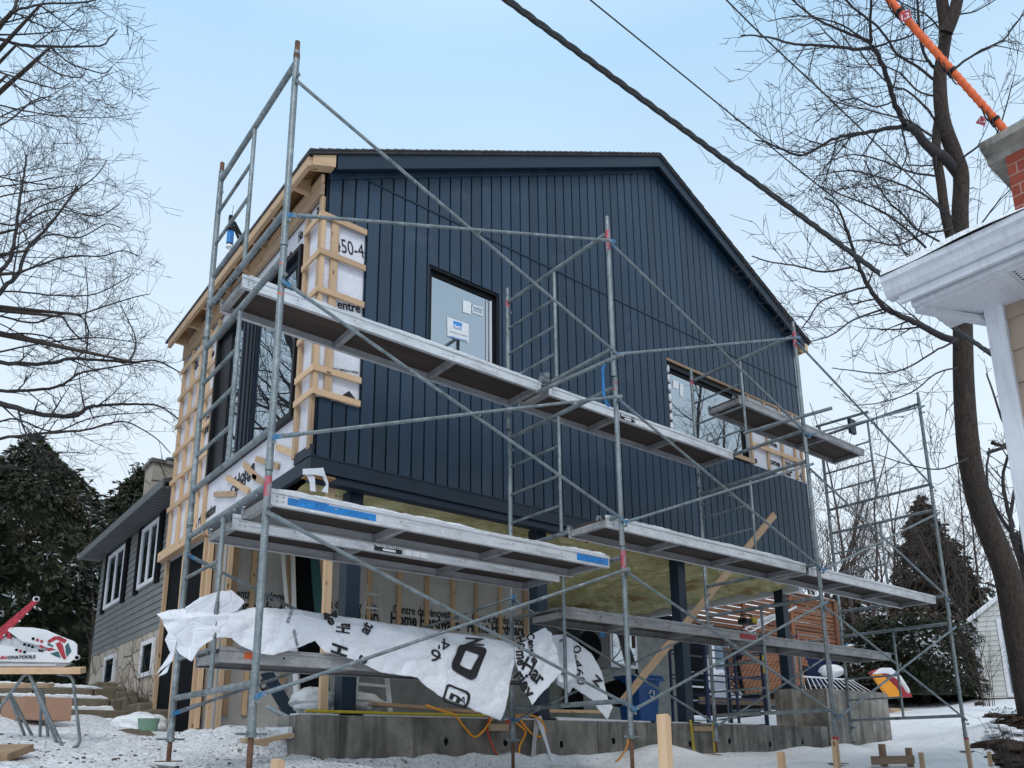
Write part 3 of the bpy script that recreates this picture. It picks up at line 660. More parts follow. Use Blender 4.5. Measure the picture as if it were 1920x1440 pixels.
# ------------------------------------------------------------------ scaffolding
YO, YI = 4.56, 6.085
XC = [1.747, 4.855, 7.95, 11.075]; T0 = .13; TP = 1.57
def make_frame(loc, label, grp):
    x, y, z = loc; t = thing('scaffold_section', label, 'scaffold frame', loc, grp); g = M['galv']
    D = YI-YO; P = lambda a, b: (x, y+a, z+b)
    MB().tube([P(0,0),P(0,TP-.006)], .0225, 14).build('leg', g, t, True); MB().tube([P(D,0),P(D,TP-.006)], .0225, 14).build('leg', g, t, True)
    MB().tube([P(.022,1.475),P(D-.022,1.475)], .0215, 12).build('top_bar', g, t, True)
    MB().tube([P(.022,.275),P(D-.022,.275)], .0215, 12).build('bottom_bar', g, t, True)
    MB().tube([P(D/2,.296),P(D/2,1.454)], .0165, 12).build('ladder_stile', g, t, True)
    for h in (.555, .855, 1.155): MB().tube([P(D/2+.016,h),P(D-.022,h)], .0135, 10).build('rung', g, t, True)
    for a in (0, D):
        MB().tube([P(a,-.0),P(a,.055)], .0255, 14).build('coupling_collar', g, t, True)
        for h in (.17, 1.33): MB().tube([P(a,h),V(P(a,h))+V((-.0,-.055 if a == 0 else -.055,0))], .008, 8).tube([V(P(a,h))+V((0,-.05,0)),V(P(a,h))+V((0,-.062,0))], .014, 8).build('brace_stud', g, t, True)
    return t
LNAME = ['left corner post line', 'second post line beside the square window', 'third post line near the gable edge', 'far right post line beyond the house']
TNAME = ['bottom tier', 'middle tier', 'top tier']
proto = None; FR = {}
for k in range(3):
    for i in range(4):
        dx = (.012, .004, -.008)[k] if i == 1 else (-.02 if i == 3 else 0)*(1 if k == 0 else 0)
        loc = (XC[i]+dx, YO, T0+TP*k); lab = f'galvanized scaffold frame, {TNAME[k]}, {LNAME[i]}'
        if proto is None: proto = make_frame(loc, lab, 'scaffold frames in front of the gable'); fr = proto; P0 = V(loc)
        else: fr = copy_tree(proto, V(loc)-P0, lab)
        if k == 2:
            for a in (0, YI-YO): MB().tube([(loc[0],YO+a,loc[2]+TP-.03),(loc[0],YO+a,loc[2]+TP+.08)], .0185, 12).build('coupling_pin', M['rust' if i in (0,) else 'galv'], fr, True)
        FR[(i, k)] = (fr, loc)
for (i, k), (fr, loc) in FR.items():
    bands = {(0,0):[(0,1.40,1.53,'redworn')],(1,0):[(0,1.33,1.53,'redworn')],(1,2):[(0,1.28,1.50,'redworn'),(1,1.42,1.5,'redworn')],(1,1):[(0,1.20,1.50,'orangeworn')] if 0 else [(0,1.44,1.455,'redworn'),(0,1.50,1.515,'redworn')],(2,2):[(0,1.30,1.52,'redworn'),(1,1.42,1.5,'redworn')],(0,1):[(0,1.42,1.435,'orangeworn'),(0,1.2,1.215,'orangeworn')],(0,2):[(0,1.50,1.54,'rust')]}
    for (row, z0, z1, mt) in bands.get((i, k), []):
        yy = YO if row == 0 else YI; MB().tube([(loc[0],yy,loc[2]+z0),(loc[0],yy,loc[2]+z1)], .0232, 14).build('paint_mark', M[mt], fr, True)
for (x, y, z, lb) in ((14.55, 8.3, .62, 'spare scaffold frame standing behind the tall concrete pier, outer one'), (12.35, 7.6, .42, 'spare scaffold frame standing inside behind the tall concrete pier, near the last steel post')):
    e = copy_tree(proto, V((x, y, z))-P0, lb); e['group'] = 'spare scaffold frames behind the pier'
def brace(i, k, y, lab, hl=.17, hr=.17, tl=1.33, tr=1.36, blue=True):
    xa, xb = XC[i], XC[i+1]; za = T0+TP*k; dy = -.05
    t = thing('cross_brace', lab, 'scaffold brace', ((xa+xb)/2, y+dy, za+.75), 'cross braces between the scaffold frames')
    for s, (z0, z1) in enumerate(((tl, hr), (hl, tr))):
        yy = y+dy-(.014 if s else -.014); a = V((xa+.0, yy, za+z0)); b = V((xb-.0, yy, za+z1)); d = (b-a).normalized()
        tb = MB().tube([a+d*.05, b-d*.05], .0125, 10).build('brace_tube', M['galv'], t, True)
        for e, sg in ((a, 1), (b, -1)):
            MB().beam(e-d*sg*.02, e+d*sg*.17, .006, .030, (0,0,1)).build('flat_end', M['blueworn' if random.random() < (.75 if blue else .3) else 'galv'], tb)
    MB().tube([((xa+xb)/2,y+dy-.03,za+.755),((xa+xb)/2,y+dy+.03,za+.755)], .008, 8).build('rivet', M['galv'], t)
BN = ['left bay', 'middle bay', 'right bay']
for k in range(3):
    for i in range(3):
        brace(i, k, YO, f'crossed galvanized brace tubes on the street side, {TNAME[k]}, {BN[i]}', hl=.20, hr=.22, tl=(1.29, 1.34, 1.36)[i], tr=(1.36, 1.42, 1.42)[i])
for i in range(3): brace(i, 0, YI, f'crossed galvanized brace tubes on the house side of the bottom tier, {BN[i]}')
# screw jacks
def jack(x, y, z0, z1, lab, red=False, plate=True):
    t = thing('screw_jack', lab, 'screw jack', (x, y, z0), 'screw jacks under the scaffold legs')
    MB().tube([(x,y,z0),(x,y,z1+.1)], .017, 12).build('threaded_rod', M['rust'], t, True)
    m = MB().tube([(x,y,z1-.03),(x,y,z1)], .030, 12); m.build('jack_nut', M['red' if red else 'galv'], t)
    MB().beam((x-.10,y-.03,z1-.012), (x+.10,y+.02,z1-.012), .02, .014).build('nut_handle', M['red' if red else 'galv'], t)
    MB().box((x-.075,y-.075,z0-.008),(x+.075,y+.075,z0)).build('base_plate', M['rust'], t)
JL = ['left corner', 'second post line', 'third post line', 'far right post line']
for i in range(4):
    for y, nm in ((YO, 'street side'), (YI, 'house side')):
        x = XC[i]+(.012 if i == 1 else 0); jack(x, y, hgt(x, y, False)+.03, T0, f'rusty screw jack under the {nm} scaffold leg, {JL[i]}', red=(i in (2, 3) and y == YO))
# planks
def snow_strip(x0, x1, y0, y1, z, h, par, seed):
    rr = random.Random(seed); n = int((x1-x0)/.035); m = MB(); w = 8; prof = [0, .75, 1, 1, 1, .9, .7, 0]; yy = [0, .002, .012, .3, .6, .85, .99, 1]
    nz = [0]*(n+1); q = 0
    for i in range(n+1): q = q*.75+rr.uniform(-.35, .5); nz[i] = max(.12, min(1.5, .62+q*.5+.25*math.sin(i*.11+seed)))
    for i in range(n+1):
        x = x0+(x1-x0)*i/n; e = 0 if i in (0, n) else 1; lip = rr.uniform(-.004, .004)
        for j in range(w): m.v.append((x, y0+(y1-y0)*yy[j]+(lip-.006 if j == 1 else lip if j == 2 else 0), z+h*nz[i]*prof[j]*e*(1 if j < 3 else rr.uniform(.8, 1.15))-(.002 if j in (0, w-1) else 0)))
    m.f = [(i*w+j, (i+1)*w+j, (i+1)*w+j+1, i*w+j+1) for i in range(n) for j in range(w-1)]
    return m.build('snow', M['snow'], par, True)
def plank(x0, x1, y0, y1, z, lab, snow=.02, wooddeck=True, seed=1, dark=False, marks=(), skew=0):
    """aluminium framed plywood deck: z is the underside of the side rails"""
    t = thing('scaffold_plank', lab, 'scaffold plank', ((x0+x1)/2, (y0+y1)/2, z), 'aluminium planks laid on the scaffold')
    al = M['aludark' if dark else 'alu']; h = .105
    for s, ya in ((1, y0), (-1, y1)):
        m = MB()
        pr = [(0,0),(.035,0),(.035,.004),(.004,.004),(.004,h-.03),(.012,h-.02),(.012,h),(-.004,h),(-.004,h-.012),(-.010,h-.016),(-.010,h-.026),(0,h-.032)]
        m.prism([(x0, ya+s*a, z+b) for a, b in pr], (x1-x0, 0, 0)); rl = m.build('side_rail', al, t)
        if s == 1:
            b = MB()
            for xx in [x0+.05, x0+.09, x1-.05, x1-.09]:
                for zz in (.03, .06): b.tube([(xx,ya-.001,z+zz),(xx,ya-.004,z+zz)], .006, 7)
            b.build('rivet', M['aludark'], rl)
            xx = x0+.45
            while xx < x1-.2: MB().tube([(xx,ya-.001,z+.05),(xx,ya-.003,z+.05)], .0075, 7).build('bolt', M['dark' if dark else 'aludark'], rl); xx += .5
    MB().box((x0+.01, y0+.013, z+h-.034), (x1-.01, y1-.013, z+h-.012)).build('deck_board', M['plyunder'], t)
    for k in range(4):
        xx = x0+.03+(x1-x0-.06)*k/3
        m = MB(); m.box((xx-.022, y0+.006, z+.012), (xx-.018, y1-.006, z+.068)); m.box((xx-.018, y0+.006, z+.012), (xx+.022, y1-.006, z+.016)); m.build('cross_member', M['aludark'], t)
    for xx, s in ((x0, -1), (x1, 1)):
        for yy in (y0+.05, y1-.05):
            m = MB(); m.tube([(xx,yy,z+.06),(xx+s*.025,yy,z+.095),(xx+s*.05,yy,z+.09),(xx+s*.062,yy,z+.05)], .010, 8); m.build('hook', M['galv'], t, True)
    if snow: snow_strip(x0+.03, x1-.03, y0+.0, y1-.02, z+h-.004, snow, t, seed)
    for (a, b, z0, z1, mt) in marks: MB().box((a, y0-.0022, z+z0), (b, y0-.0008, z+z1)).build('paint_patch', M[mt], t)
    return t
def lab_plank(t, u0, v0, u1, v1, y, blk=True):
    p0 = aty(u0, v0, y); p1 = aty(u1, v1, y); z = (p0.z+p1.z)/2
    zz = ORG[t.name].z
    L = p1.x-p0.x; x = p0.x
    MB().box((x, y-.002, zz+.012), (x+L*.50, y-.001, zz+.073)).build('sticker', M['ink'], t)
    text('METALTECH', (x+.01, y, zz+.046), (x+L*.38, y, zz+.046), NY, M['whiteink'], t, 'lettering', height=.021, bold=.03, lift=.003)
    text('75 PSF', (x+L*.40, y, zz+.046), (x+L*.49, y, zz+.046), NY, M['whiteink'], t, 'lettering', height=.012, lift=.003)
    MB().box((x+L*.15, y-.0035, zz+.018), (x+L*.38, y-.0025, zz+.036)).build('sticker', M['white'], t)
    for k in range(3):
        a = x+L*(.55+.15*k); MB().box((a, y-.002, zz+.012), (a+L*.135, y-.001, zz+.073)).build('sticker', M['white'], t)
        text('WARNING', (a+.004, y, zz+.060), (a+L*.12, y, zz+.060), NY, M['ink'], t, 'lettering', height=.007, lift=.003)
UP = T0+TP*2+.275-.062; MID = T0+TP+.275-.062
z2 = T0+TP*2+.275-.08
plank(1.80, 4.80, 5.50, 5.98, z2, 'long aluminium plank high on the scaffold from the left corner to the second post line', .016, seed=2)
p = plank(4.90, 7.90, 5.50, 5.98, z2, 'long aluminium plank high on the scaffold passing under the wide window', .008, seed=3, dark=False)
lab_plank(p, 1163, 783, 1215, 800, 5.50-.004)
plank(8.12, 11.22, 5.50, 5.98, T0+TP*2+1.155-.145, 'short dark bottomed plank on rungs at the top right, over the furring strips', .0, seed=4, dark=True)
zb = T0+1.475-.085
q = plank(1.80, 4.80, 4.66, 5.14, zb, 'snowy plank with blue paint at both ends, left bay', .020, seed=5, marks=((1.92, 2.55, .018, .066, 'bluep'), (2.0, 2.2, .067, .084, 'bluep'), (4.42, 4.78, .018, .075, 'bluep')))
p = plank(1.80, 4.80, 5.30, 5.78, zb-.012, 'clean aluminium plank with a black sticker, behind the blue marked one', .014, seed=6)
lab_plank(p, 702, 1020, 803, 1036, 5.30-.004)
plank(4.80, 7.90, 4.68, 5.16, MID-.02, 'snow dusted plank at mid height in the middle bay', .019, seed=7)
plank(7.96, 11.02, 4.68, 5.16, MID-.03, 'plank at mid height in the right bay running past the house corner', .01, seed=8)
plank(4.92, 7.90, 5.36, 5.84, T0+1.155-.085, 'weathered low plank in the middle bay with a red end and yellow tool on it', .010, seed=9, dark=True, marks=((7.55, 7.86, .02, .075, 'red'),))
plank(8.0, 11.0, 5.36, 5.84, T0+1.155-.10, 'weathered low plank in the right bay leading toward the wooden deck', .006, seed=10, dark=True)
plank(1.80, 4.80, 5.36, 5.84, T0+.555-.08, 'lowest plank half covered by loose white sheet, left bay', .0, seed=11, dark=True, marks=((1.97, 2.05, .03, .08, 'orange'),))
# loose tube across the second frame
t = MB().tube([aty(925+83, 735, 5.3), aty(1168, 664, 4.35)], .019, 12).build('loose_tube', M['galv'], None, True); tag(t, 'loose galvanized pipe clamped across the second scaffold frame under the square window', 'pipe')
for (uu, vv, yy, lb) in ((1020, 712, 5.2, 'tangled swivel clamp on the scaffold beside the square window'),):
    c = aty(uu, vv, yy); cl = thing('scaffold_clamp', lb, 'clamp', c)
    MB().tube([c+V((-.04,0,0)), c+V((.04,0,0))], .034, 12).build('clamp_band', M['galv'], cl, True); MB().tube([c+V((0,-.05,.03)), c+V((.02,.05,.05))], .028, 12).build('clamp_band', M['galv'], cl, True)
    MB().tube([c+V((-.06,-.02,.04)), c+V((.06,.02,.06))], .007, 8).build('bolt', M['galv'], cl)
for k, (a, b, lb) in enumerate((((1395, 812, 5.2), (1560, 745+20, 4.2), 'long pipe lying level on the right bay toward the far post line'), ((1530, 800, 5.9), (1628, 772, 5.1), 'short upper pipe beside the dark bottomed plank'))):
    o_ = MB().tube([aty(a[0], a[1], a[2]), aty(b[0], b[1], b[2])], .02, 12).build('loose_tube', M['galv'], None, True); tag(o_, lb, 'pipe')
# bent guard handles (blue) near second post
h = MB().tube([(4.80,4.62,3.40),(4.77,4.62,3.36),(4.77,4.62,3.10),(4.80,4.62,3.02),(4.83,4.62,3.0)], .012, 8).build('bent_rod', M['bluep'], None, True); tag(h, 'bent blue and gray rod hanging on the second scaffold post', 'rod')
# small dark box on the end of the right plank
b = MB().box(aty(1597, 812, 5.75)-V((.04,.02,0)), aty(1597, 812, 5.75)+V((.12,.03,.24))).build('siding_offcut', M['navy'], None, bevel=.004); tag(b, 'dark siding offcut standing on the end of the top right plank', 'offcut')
# caulking gun
c = aty(432, 440, 5.8); cg = thing('caulking_gun', 'black caulking gun with a blue cartridge hanging from the upper left scaffold rail', 'caulking gun', c)
MB().tube([c+V((0,0,-.11)), c+V((0,0,.06))], .026, 14).build('barrel', M['blackpl'], cg, True)
MB().tube([c+V((0,0,-.085)), c+V((0,0,.025))], .0268, 14).build('cartridge_label', M['bluep'], cg, True)
MB().tube([c+V((0,0,-.12)), c+V((0,0,-.10))], .028, 14).tube([c+V((0,0,-.19)), c+V((0,0,-.12))], [.005,.010], 8).build('nozzle', M['white'], cg, True)
MB().beam(c+V((0,0,.06)), c+V((-.005,0,.17)), .03, .035, (1,0,0)).build('frame_end', M['blackpl'], cg)
for a, b in (((.02,0,.13),(.12,0,-.02)), ((.02,0,.09),(.095,0,-.055))): MB().beam(c+V(a), c+V(b), .014, .02, (1,0,0)).build('trigger_handle', M['blackpl'], cg)
MB().tube([c+V((0,0,.17)), c+V((.005,0,.27))], .003, 6).build('hanging_wire', M['galv'], cg)
# ------------------------------------------------------------------ loose house wrap sheets
WARP = {}
def sheet(name, top, bot, y, lab, seed, nu=70, nv=26, amp=.035, ytop=0, grp='torn sheets of loose house wrap'):
    """top / bot: edges as pixel polylines that are laid on the vertical plane y; wrinkled and given thickness"""
    rr = random.Random(seed)
    def samp(pl, t):
        L = [0]
        for a, b in zip(pl, pl[1:]): L.append(L[-1]+math.hypot(b[0]-a[0], b[1]-a[1]))
        s = t*L[-1]
        for i in range(len(pl)-1):
            if s <= L[i+1] or i == len(pl)-2:
                q = (s-L[i])/(L[i+1]-L[i]+1e-9); return pl[i][0]+(pl[i+1][0]-pl[i][0])*q, pl[i][1]+(pl[i+1][1]-pl[i][1])*q
    m = MB(); nu = int(nu*1.6); nv = int(nv*1.5)
    def yf(X, Z):
        a = mn.noise(V((X*2.1, Z*3.0, seed))); b = abs(mn.noise(V((X*3.3+Z*2, Z*5-X*2, seed+5)))); c = abs(mn.noise(V((X*7-Z*5, Z*8+X*3, seed+9)))); d_ = abs(mn.noise(V((X*16+Z*9, Z*17, seed+2))))
        return y-amp*.6+amp*(1.5*a+.75*(.25-b)+.42*(.2-c)+.14*(.2-d_))
    for j in range(nv+1):
        for i in range(nu+1):
            a = samp(top, i/nu); b = samp(bot, i/nu); s = j/nv; u = a[0]+(b[0]-a[0])*s; v = a[1]+(b[1]-a[1])*s
            e = 1 if 0 < j < nv else 0; p = aty(u, v+(1-e)*1.6*mn.noise(V((u*.12, j*.01, seed))), y); X, Z = p.x, p.z
            m.v.append((X, yf(X, Z)+ytop*max(0, 1-s*5)*.6, Z))
    m.f = [(j*(nu+1)+i, (j+1)*(nu+1)+i, (j+1)*(nu+1)+i+1, j*(nu+1)+i+1) for j in range(nv) for i in range(nu)]
    o = m.build(name, M['sheet'], None, True, solid=.002); tag(o, lab, 'house wrap', grp); WARP[o.name] = yf; return o
YS = 5.33
s1 = sheet('loose_wrap', [(297,1150),(318,1143),(345,1140),(400,1146),(450,1144),(480,1137),(520,1139),(560,1142),(600,1147),(640,1152),(700,1163),(740,1170),(800,1175),(870,1187),(930,1198),(968,1205)],
     [(322,1205),(335,1228),(355,1242),(368,1222),(385,1206),(410,1195),(432,1197),(450,1212),(480,1226),(510,1229),(560,1214),(590,1201),(606,1222),(660,1238),(715,1262),(760,1267),(782,1272),(800,1290),(830,1310),(870,1324),(905,1340),(938,1352),(946,1318),(957,1270)], YS, 'long white printed wrap sheet draped over the lowest plank, left bay', 3, nu=110, ytop=.1)
s1b = sheet('loose_wrap', [(345,1140),(372,1122),(405,1111),(432,1108),(450,1122),(457,1130)], [(350,1165),(375,1160),(405,1158),(425,1152),(440,1147),(446,1144)], YS+.02, 'rounded flap of white wrap bulging over the left end of the low rail', 4, nu=30, nv=12, amp=.03)
s1c = sheet('loose_wrap', [(318,1180),(330,1200),(322,1240)], [(308,1200),(318,1225),(290,1266)], YS-.01, 'narrow torn tail of white wrap hanging left of the scaffold corner', 5, nu=20, nv=12, amp=.02)
s1d = sheet('loose_wrap', [(322,1240),(330,1215)], [(294,1270),(312,1262)], YS-.01, 'small tongue of white wrap fluttering below the torn tail', 6, nu=12, nv=8, amp=.015)
s2 = sheet('loose_wrap', [(963,1215),(972,1203),(998,1187),(1018,1177),(1030,1188),(1040,1225)], [(963,1232),(968,1260),(982,1293),(995,1323),(1015,1298),(1048,1262)], 5.30, 'twisted piece of printed white wrap hanging beside the second scaffold post', 8, nu=40, nv=30, amp=.05)
s3 = sheet('loose_wrap', [(1020,1200),(1052,1189),(1080,1205),(1110,1225),(1122,1250),(1140,1308)], [(1040,1283),(1066,1301),(1072,1288),(1092,1300),(1112,1312),(1137,1350),(1148,1324)], 5.60, 'creased white wrap with a phone number, hanging right of the twisted piece', 9, nu=40, nv=24, amp=.03)
ys = YS-.062
def txs(s, a, b, par, y=None, **k): return text(s, aty(*a, y or ys), aty(*b, y or ys), NY, M['ink'], par, lift=.006, warp=WARP[par.name], **k)
s4 = sheet('loose_wrap', [(985,1205),(1010,1195),(1035,1192),(1060,1200)], [(1000,1290),(1022,1272),(1048,1285),(1070,1262)], 5.45, 'bunched white wrap between the twisted piece and the creased one', 12, nu=40, nv=30, amp=.09)
# big rounded zero, stamped frame, letters
def ring(par, out, inn, y, th=.002, name='printed_mark', mat='ink'):
    n = len(out); sub = lambda q: [((q[i][0]*(3-k)+q[(i+1) % n][0]*k)/3, (q[i][1]*(3-k)+q[(i+1) % n][1]*k)/3) for i in range(n) for k in range(3)]
    out, inn = sub(out), sub(inn); n *= 3; m = MB(); A = [aty(*p, y) for p in out]+[aty(*p, y) for p in inn]; w = WARP[par.name]; A = [V((p.x, w(p.x, p.z)-.010, p.z)) for p in A]
    m.add(A, [(i, (i+1) % n, n+(i+1) % n, n+i) for i in range(n)]); return m.build(name, M[mat], par)
def rquad(q, rad, n=5):
    """rounded quadrilateral in pixel space"""
    out = []; N = len(q)
    for i in range(N):
        p, a, b = V(q[i]+(0,)), V(q[i-1]+(0,)), V(q[(i+1) % N]+(0,)); da = (a-p).normalized()*rad; db = (b-p).normalized()*rad
        for k in range(n+1):
            t = k/n; r_ = (p+da)*(1-t)**2+p*2*t*(1-t)+(p+db)*t*t; out.append((r_.x, r_.y))
    return out
ring(s1, rquad([(868,1204),(921,1215),(893,1279),(847,1252)], 15), rquad([(880,1217),(904,1227),(888,1256),(866,1246)], 4), ys-.007)
ring(s1, rquad([(842,1280),(886,1299),(880,1330),(834,1315)], 8), rquad([(845,1285),(880,1301),(876,1325),(839,1312)], 6), ys-.007)
txs('n', (846,1309), (864,1318), s1, height=.07, bold=.03); txs('A', (862,1316), (875,1322), s1, height=.06)
txs('Z', (875,1207), (912,1210), s1, height=.055, bold=.05); txs('6', (832,1222), (814,1214), s1, height=.10, bold=.0); txs('4\'', (852,1200), (830,1192), s1, height=.10)
txs('H', (652,1232), (657,1213), s1, height=.12, bold=.04); txs('c', (686,1247), (694,1237), s1, height=.10, bold=.02)
txs('Ha', (660,1187), (662,1168), s1, height=.10, bold=.03); txs('at', (695,1190), (703,1172), s1, height=.09, bold=.03); txs('e', (625,1172), (635,1166), s1, height=.08, bold=.03); txs('M', (615,1160), (640,1155), s1, height=.05, bold=.02)
txs('MADE IN CANADA', (551,1181), (559,1211), s1, height=.022); txs('FAIT AU CANADA', (545,1168), (553,1142), s1, height=.022)
y2 = 5.30-.078
for s, a, b, h in (('Cen', (994,1188), (999,1215), .08), ('tre', (997,1217), (1006,1245), .08), ('Ho', (974,1195), (982,1218), .10), ('me', (975,1219), (978,1247), .10), ('Har', (983,1252), (1020,1287), .13), ('riev', (970,1268), (1000,1312), .12)):
    text(s, aty(*a, y2), aty(*b, y2), NY, M['ink'], s2, height=h, bold=.03, lift=.006, warp=WARP[s2.name])
y3 = 5.60-.052
text('0-460', aty(1079,1210,y3), aty(1087,1284,y3), NY, M['ink'], s3, height=.11, bold=.0, lift=.006, warp=WARP[s3.name])
text('Z', aty(1114,1275,y3), aty(1130,1290,y3), NY, M['ink'], s3, height=.08, bold=.04, lift=.006, warp=WARP[s3.name])
# ------------------------------------------------------------------ lumber, post with a wrapped head, diagonal brace
t = thing('timber_post', 'pale softwood stud post with its head wrapped in white sheet, left end of the foundation', 'post', aty(605,1340,6.66))
a = aty(605,1341,6.66); b = V((a.x-.03, 6.66, 2.50)); MB().beam(a, b, .05, .07, (1,0,0)).build('stud', M['pinez'], t)
b = aty(597, 905, 6.5); m = MB()
MB().box((b.x-.13, 6.40, 2.44), (b.x+.12, 6.58, 2.452)).build('head_plate', M['ply'], t)
def drape(pix, y, yb): return [aty(u, v, y) for u, v in pix]
m = MB(); m.prism([aty(568,879,6.38),aty(607,877,6.38),aty(606,893,6.38),aty(590,890,6.38),aty(568,890,6.38)], (0,.004,0)); m.build('wrap_fold', M['sheet'], t)
m = MB(); m.prism([aty(606,878,6.38),aty(616,905,6.40),aty(615,925,6.40),aty(603,921,6.40),aty(612,908,6.40),aty(604,893,6.38)], (0,.004,0)); m.build('wrap_fold', M['sheet'], t)
m = MB(); m.prism([aty(575,890,6.40),aty(590,893,6.40),aty(592,922,6.40),aty(582,920,6.40),aty(581,905,6.40)], (0,.004,0)); m.build('wrap_fold', M['sheet'], t)
d1 = MB().beam(aty(1452, 965, 6.05), aty(1165, 1318, 6.9), .09, .04, (0,1,0)).build('diagonal_board', M['pinex'], None, bevel=.003); tag(d1, 'long diagonal lumber board rising across the right bay in front of the house', 'lumber')
# ------------------------------------------------------------------ items around the open level
def bag(name, c, r, lab, seed, mat='plastic_clear', cat='plastic sheet'):
    o = MB().ellipsoid(c, r, 22, 14, .16, seed).build(name, M[mat], None, True, sub=1); tag(o, lab, cat); return o
bag('plastic_bundle', aty(588, 1312, 7.0), (.22, .18, .11), 'crumpled clear plastic sheeting on the foundation beside the stud post', 3)
bag('plastic_bundle', aty(585, 1328, 6.95)+V((.0,.0,0)), (.17,.15,.07), 'lower fold of frosted plastic under the crumpled sheeting', 5)
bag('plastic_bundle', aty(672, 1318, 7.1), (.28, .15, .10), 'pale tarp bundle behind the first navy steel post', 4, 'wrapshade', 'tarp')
sp = MB().tube([(3.0,6.62,.372),(4.2,6.60,.368),(5.15,6.60,.37)], .014, 6); o_ = sp.build('yellow_strap', M['yellow'], None, True); tag(o_, 'flat yellow strap lying along the top of the foundation', 'strap')
def cord(pts, r, mat, lab, cat='extension cord'):
    P = [V(p) for p in pts]; out = []
    for i in range(len(P)-1):
        p0, p1, p2, p3 = P[max(0, i-1)], P[i], P[i+1], P[min(len(P)-1, i+2)]
        for k in range(8):
            s = k/8; out.append(.5*((2*p1)+(p2-p0)*s+(2*p0-5*p1+4*p2-p3)*s*s+(3*p1-p0-3*p2+p3)*s**3))
    out.append(P[-1]); o = MB().tube(out, r, 8).build('extension_cord' if 'cord' in cat else 'hanging_'+cat, M[mat], None, True); tag(o, lab, cat); return o
yc = 6.57
cord([aty(798,1322,6.8), aty(830,1333,6.7), aty(852,1340,yc), aty(868,1360,yc), aty(888,1381,yc), aty(905,1372,yc), aty(922,1348,yc)], .011, 'cord', 'orange cord sagging down the left half of the foundation face')
cord([aty(968,1340,yc), aty(1000,1378,yc-.02), aty(1022,1376,yc-.03), aty(1014,1350,yc-.05), aty(985,1340,yc-.04), aty(966,1352,yc-.02), aty(985,1372,yc), aty(974,1400,yc-.02), aty(976,1420,yc-.03), aty(985,1430,yc-.05)], .011, 'cord', 'looped orange cord hanging in a tangle at the middle of the foundation')
cord([aty(1179,1378,4.6), aty(1176,1398,4.75), aty(1165,1418,4.95), aty(1155,1428,5.2)], .010, 'cord', 'orange cord trailing from the second screw jack to the snow')
cord([aty(918,1345,yc), aty(914,1370,yc), aty(924,1400,yc-.02), aty(938,1425,yc-.04)], .008, 'redcord', 'red cord hanging down the foundation below the junction block')
cord([aty(962,1342,yc), aty(956,1352,yc-.03), aty(948,1360,yc-.02), aty(955,1345,yc)], .008, 'redcord', 'short red cord knotted beside the looped orange cord')
for k, (u0, u1, lb) in enumerate(((1293,1302,'left yellow strap hanging down the foundation near the third scaffold post'), (1334,1340,'right yellow strap hanging down the foundation near the third scaffold post'))):
    o_ = MB().prism([aty(u0,1350,6.56), aty(u0+4,1350,6.56), aty(u1+4,1425,6.53), aty(u1,1425,6.53)], (0,.006,0)).build('hanging_strap', M['yellow'], None); tag(o_, lb, 'strap')
o_ = MB().prism([aty(1005,1345,6.55), aty(1015,1342,6.55), aty(1022,1372,6.5), aty(1032,1410,6.5), aty(1060,1437,6.45), aty(1035,1432,6.45), aty(1026,1405,6.5)], (0,.004,0)).build('membrane_strip', M['sheet'], None); tag(o_, 'curling strip of white membrane hanging to the ground at the middle of the foundation', 'membrane')
o_ = MB().prism([aty(1003,1345,6.56), aty(1014,1350,6.56), aty(1006,1390,6.54), aty(1003,1430,6.5), aty(995,1428,6.5)], (0,.004,0)).build('membrane_strip', M['wrapshade'], None); tag(o_, 'straight gray strip of membrane hanging on the foundation beside the curling one', 'membrane')
o_ = MB().box(aty(920,1357,6.53), aty(950,1371,6.57)).build('wood_block', M['pinex'], None, bevel=.003); tag(o_, 'small pine block screwed to the foundation under the hanging sheet', 'wood block')
o_ = MB().box(aty(1302,1362,6.53), aty(1333,1371,6.57)).build('wood_block', M['pinex'], None, bevel=.003); tag(o_, 'small pine block screwed to the foundation between the yellow straps', 'wood block')
for (a, b, y, w, lb, mt) in (((700,1320),(895,1336),6.95,.12,'long board lying behind the foundation edge','oldwoodx'), ((1010,1333),(1130,1335),7.1,.10,'pale board lying on gravel behind the foundation edge','pinex'), ((480,1392),(546,1378),6.3,.09,'board lying on snow against the left end of the foundation','pinex'), ((455,1388),(500,1395),6.1,.06,'short offcut lying beside the left scaffold foot','pinex')):
    o_ = MB().beam(aty(*a, y), aty(*b, y+.05), w, .035).build('board', M[mt], None, bevel=.003); tag(o_, lb, 'board')
o_ = MB().tube([aty(1042,1349,6.72), aty(1228,1357,6.72)], .028, 12).build('white_pipe', M['white'], None, True); tag(o_, 'long white plastic pipe lying on the foundation', 'pipe')
o_ = MB().box(aty(505,1365,7.0), aty(548,1385,6.6)).build('flashing_piece', M['white'], None, bevel=.004); tag(o_, 'folded white flashing offcut at the left end of the foundation', 'flashing')
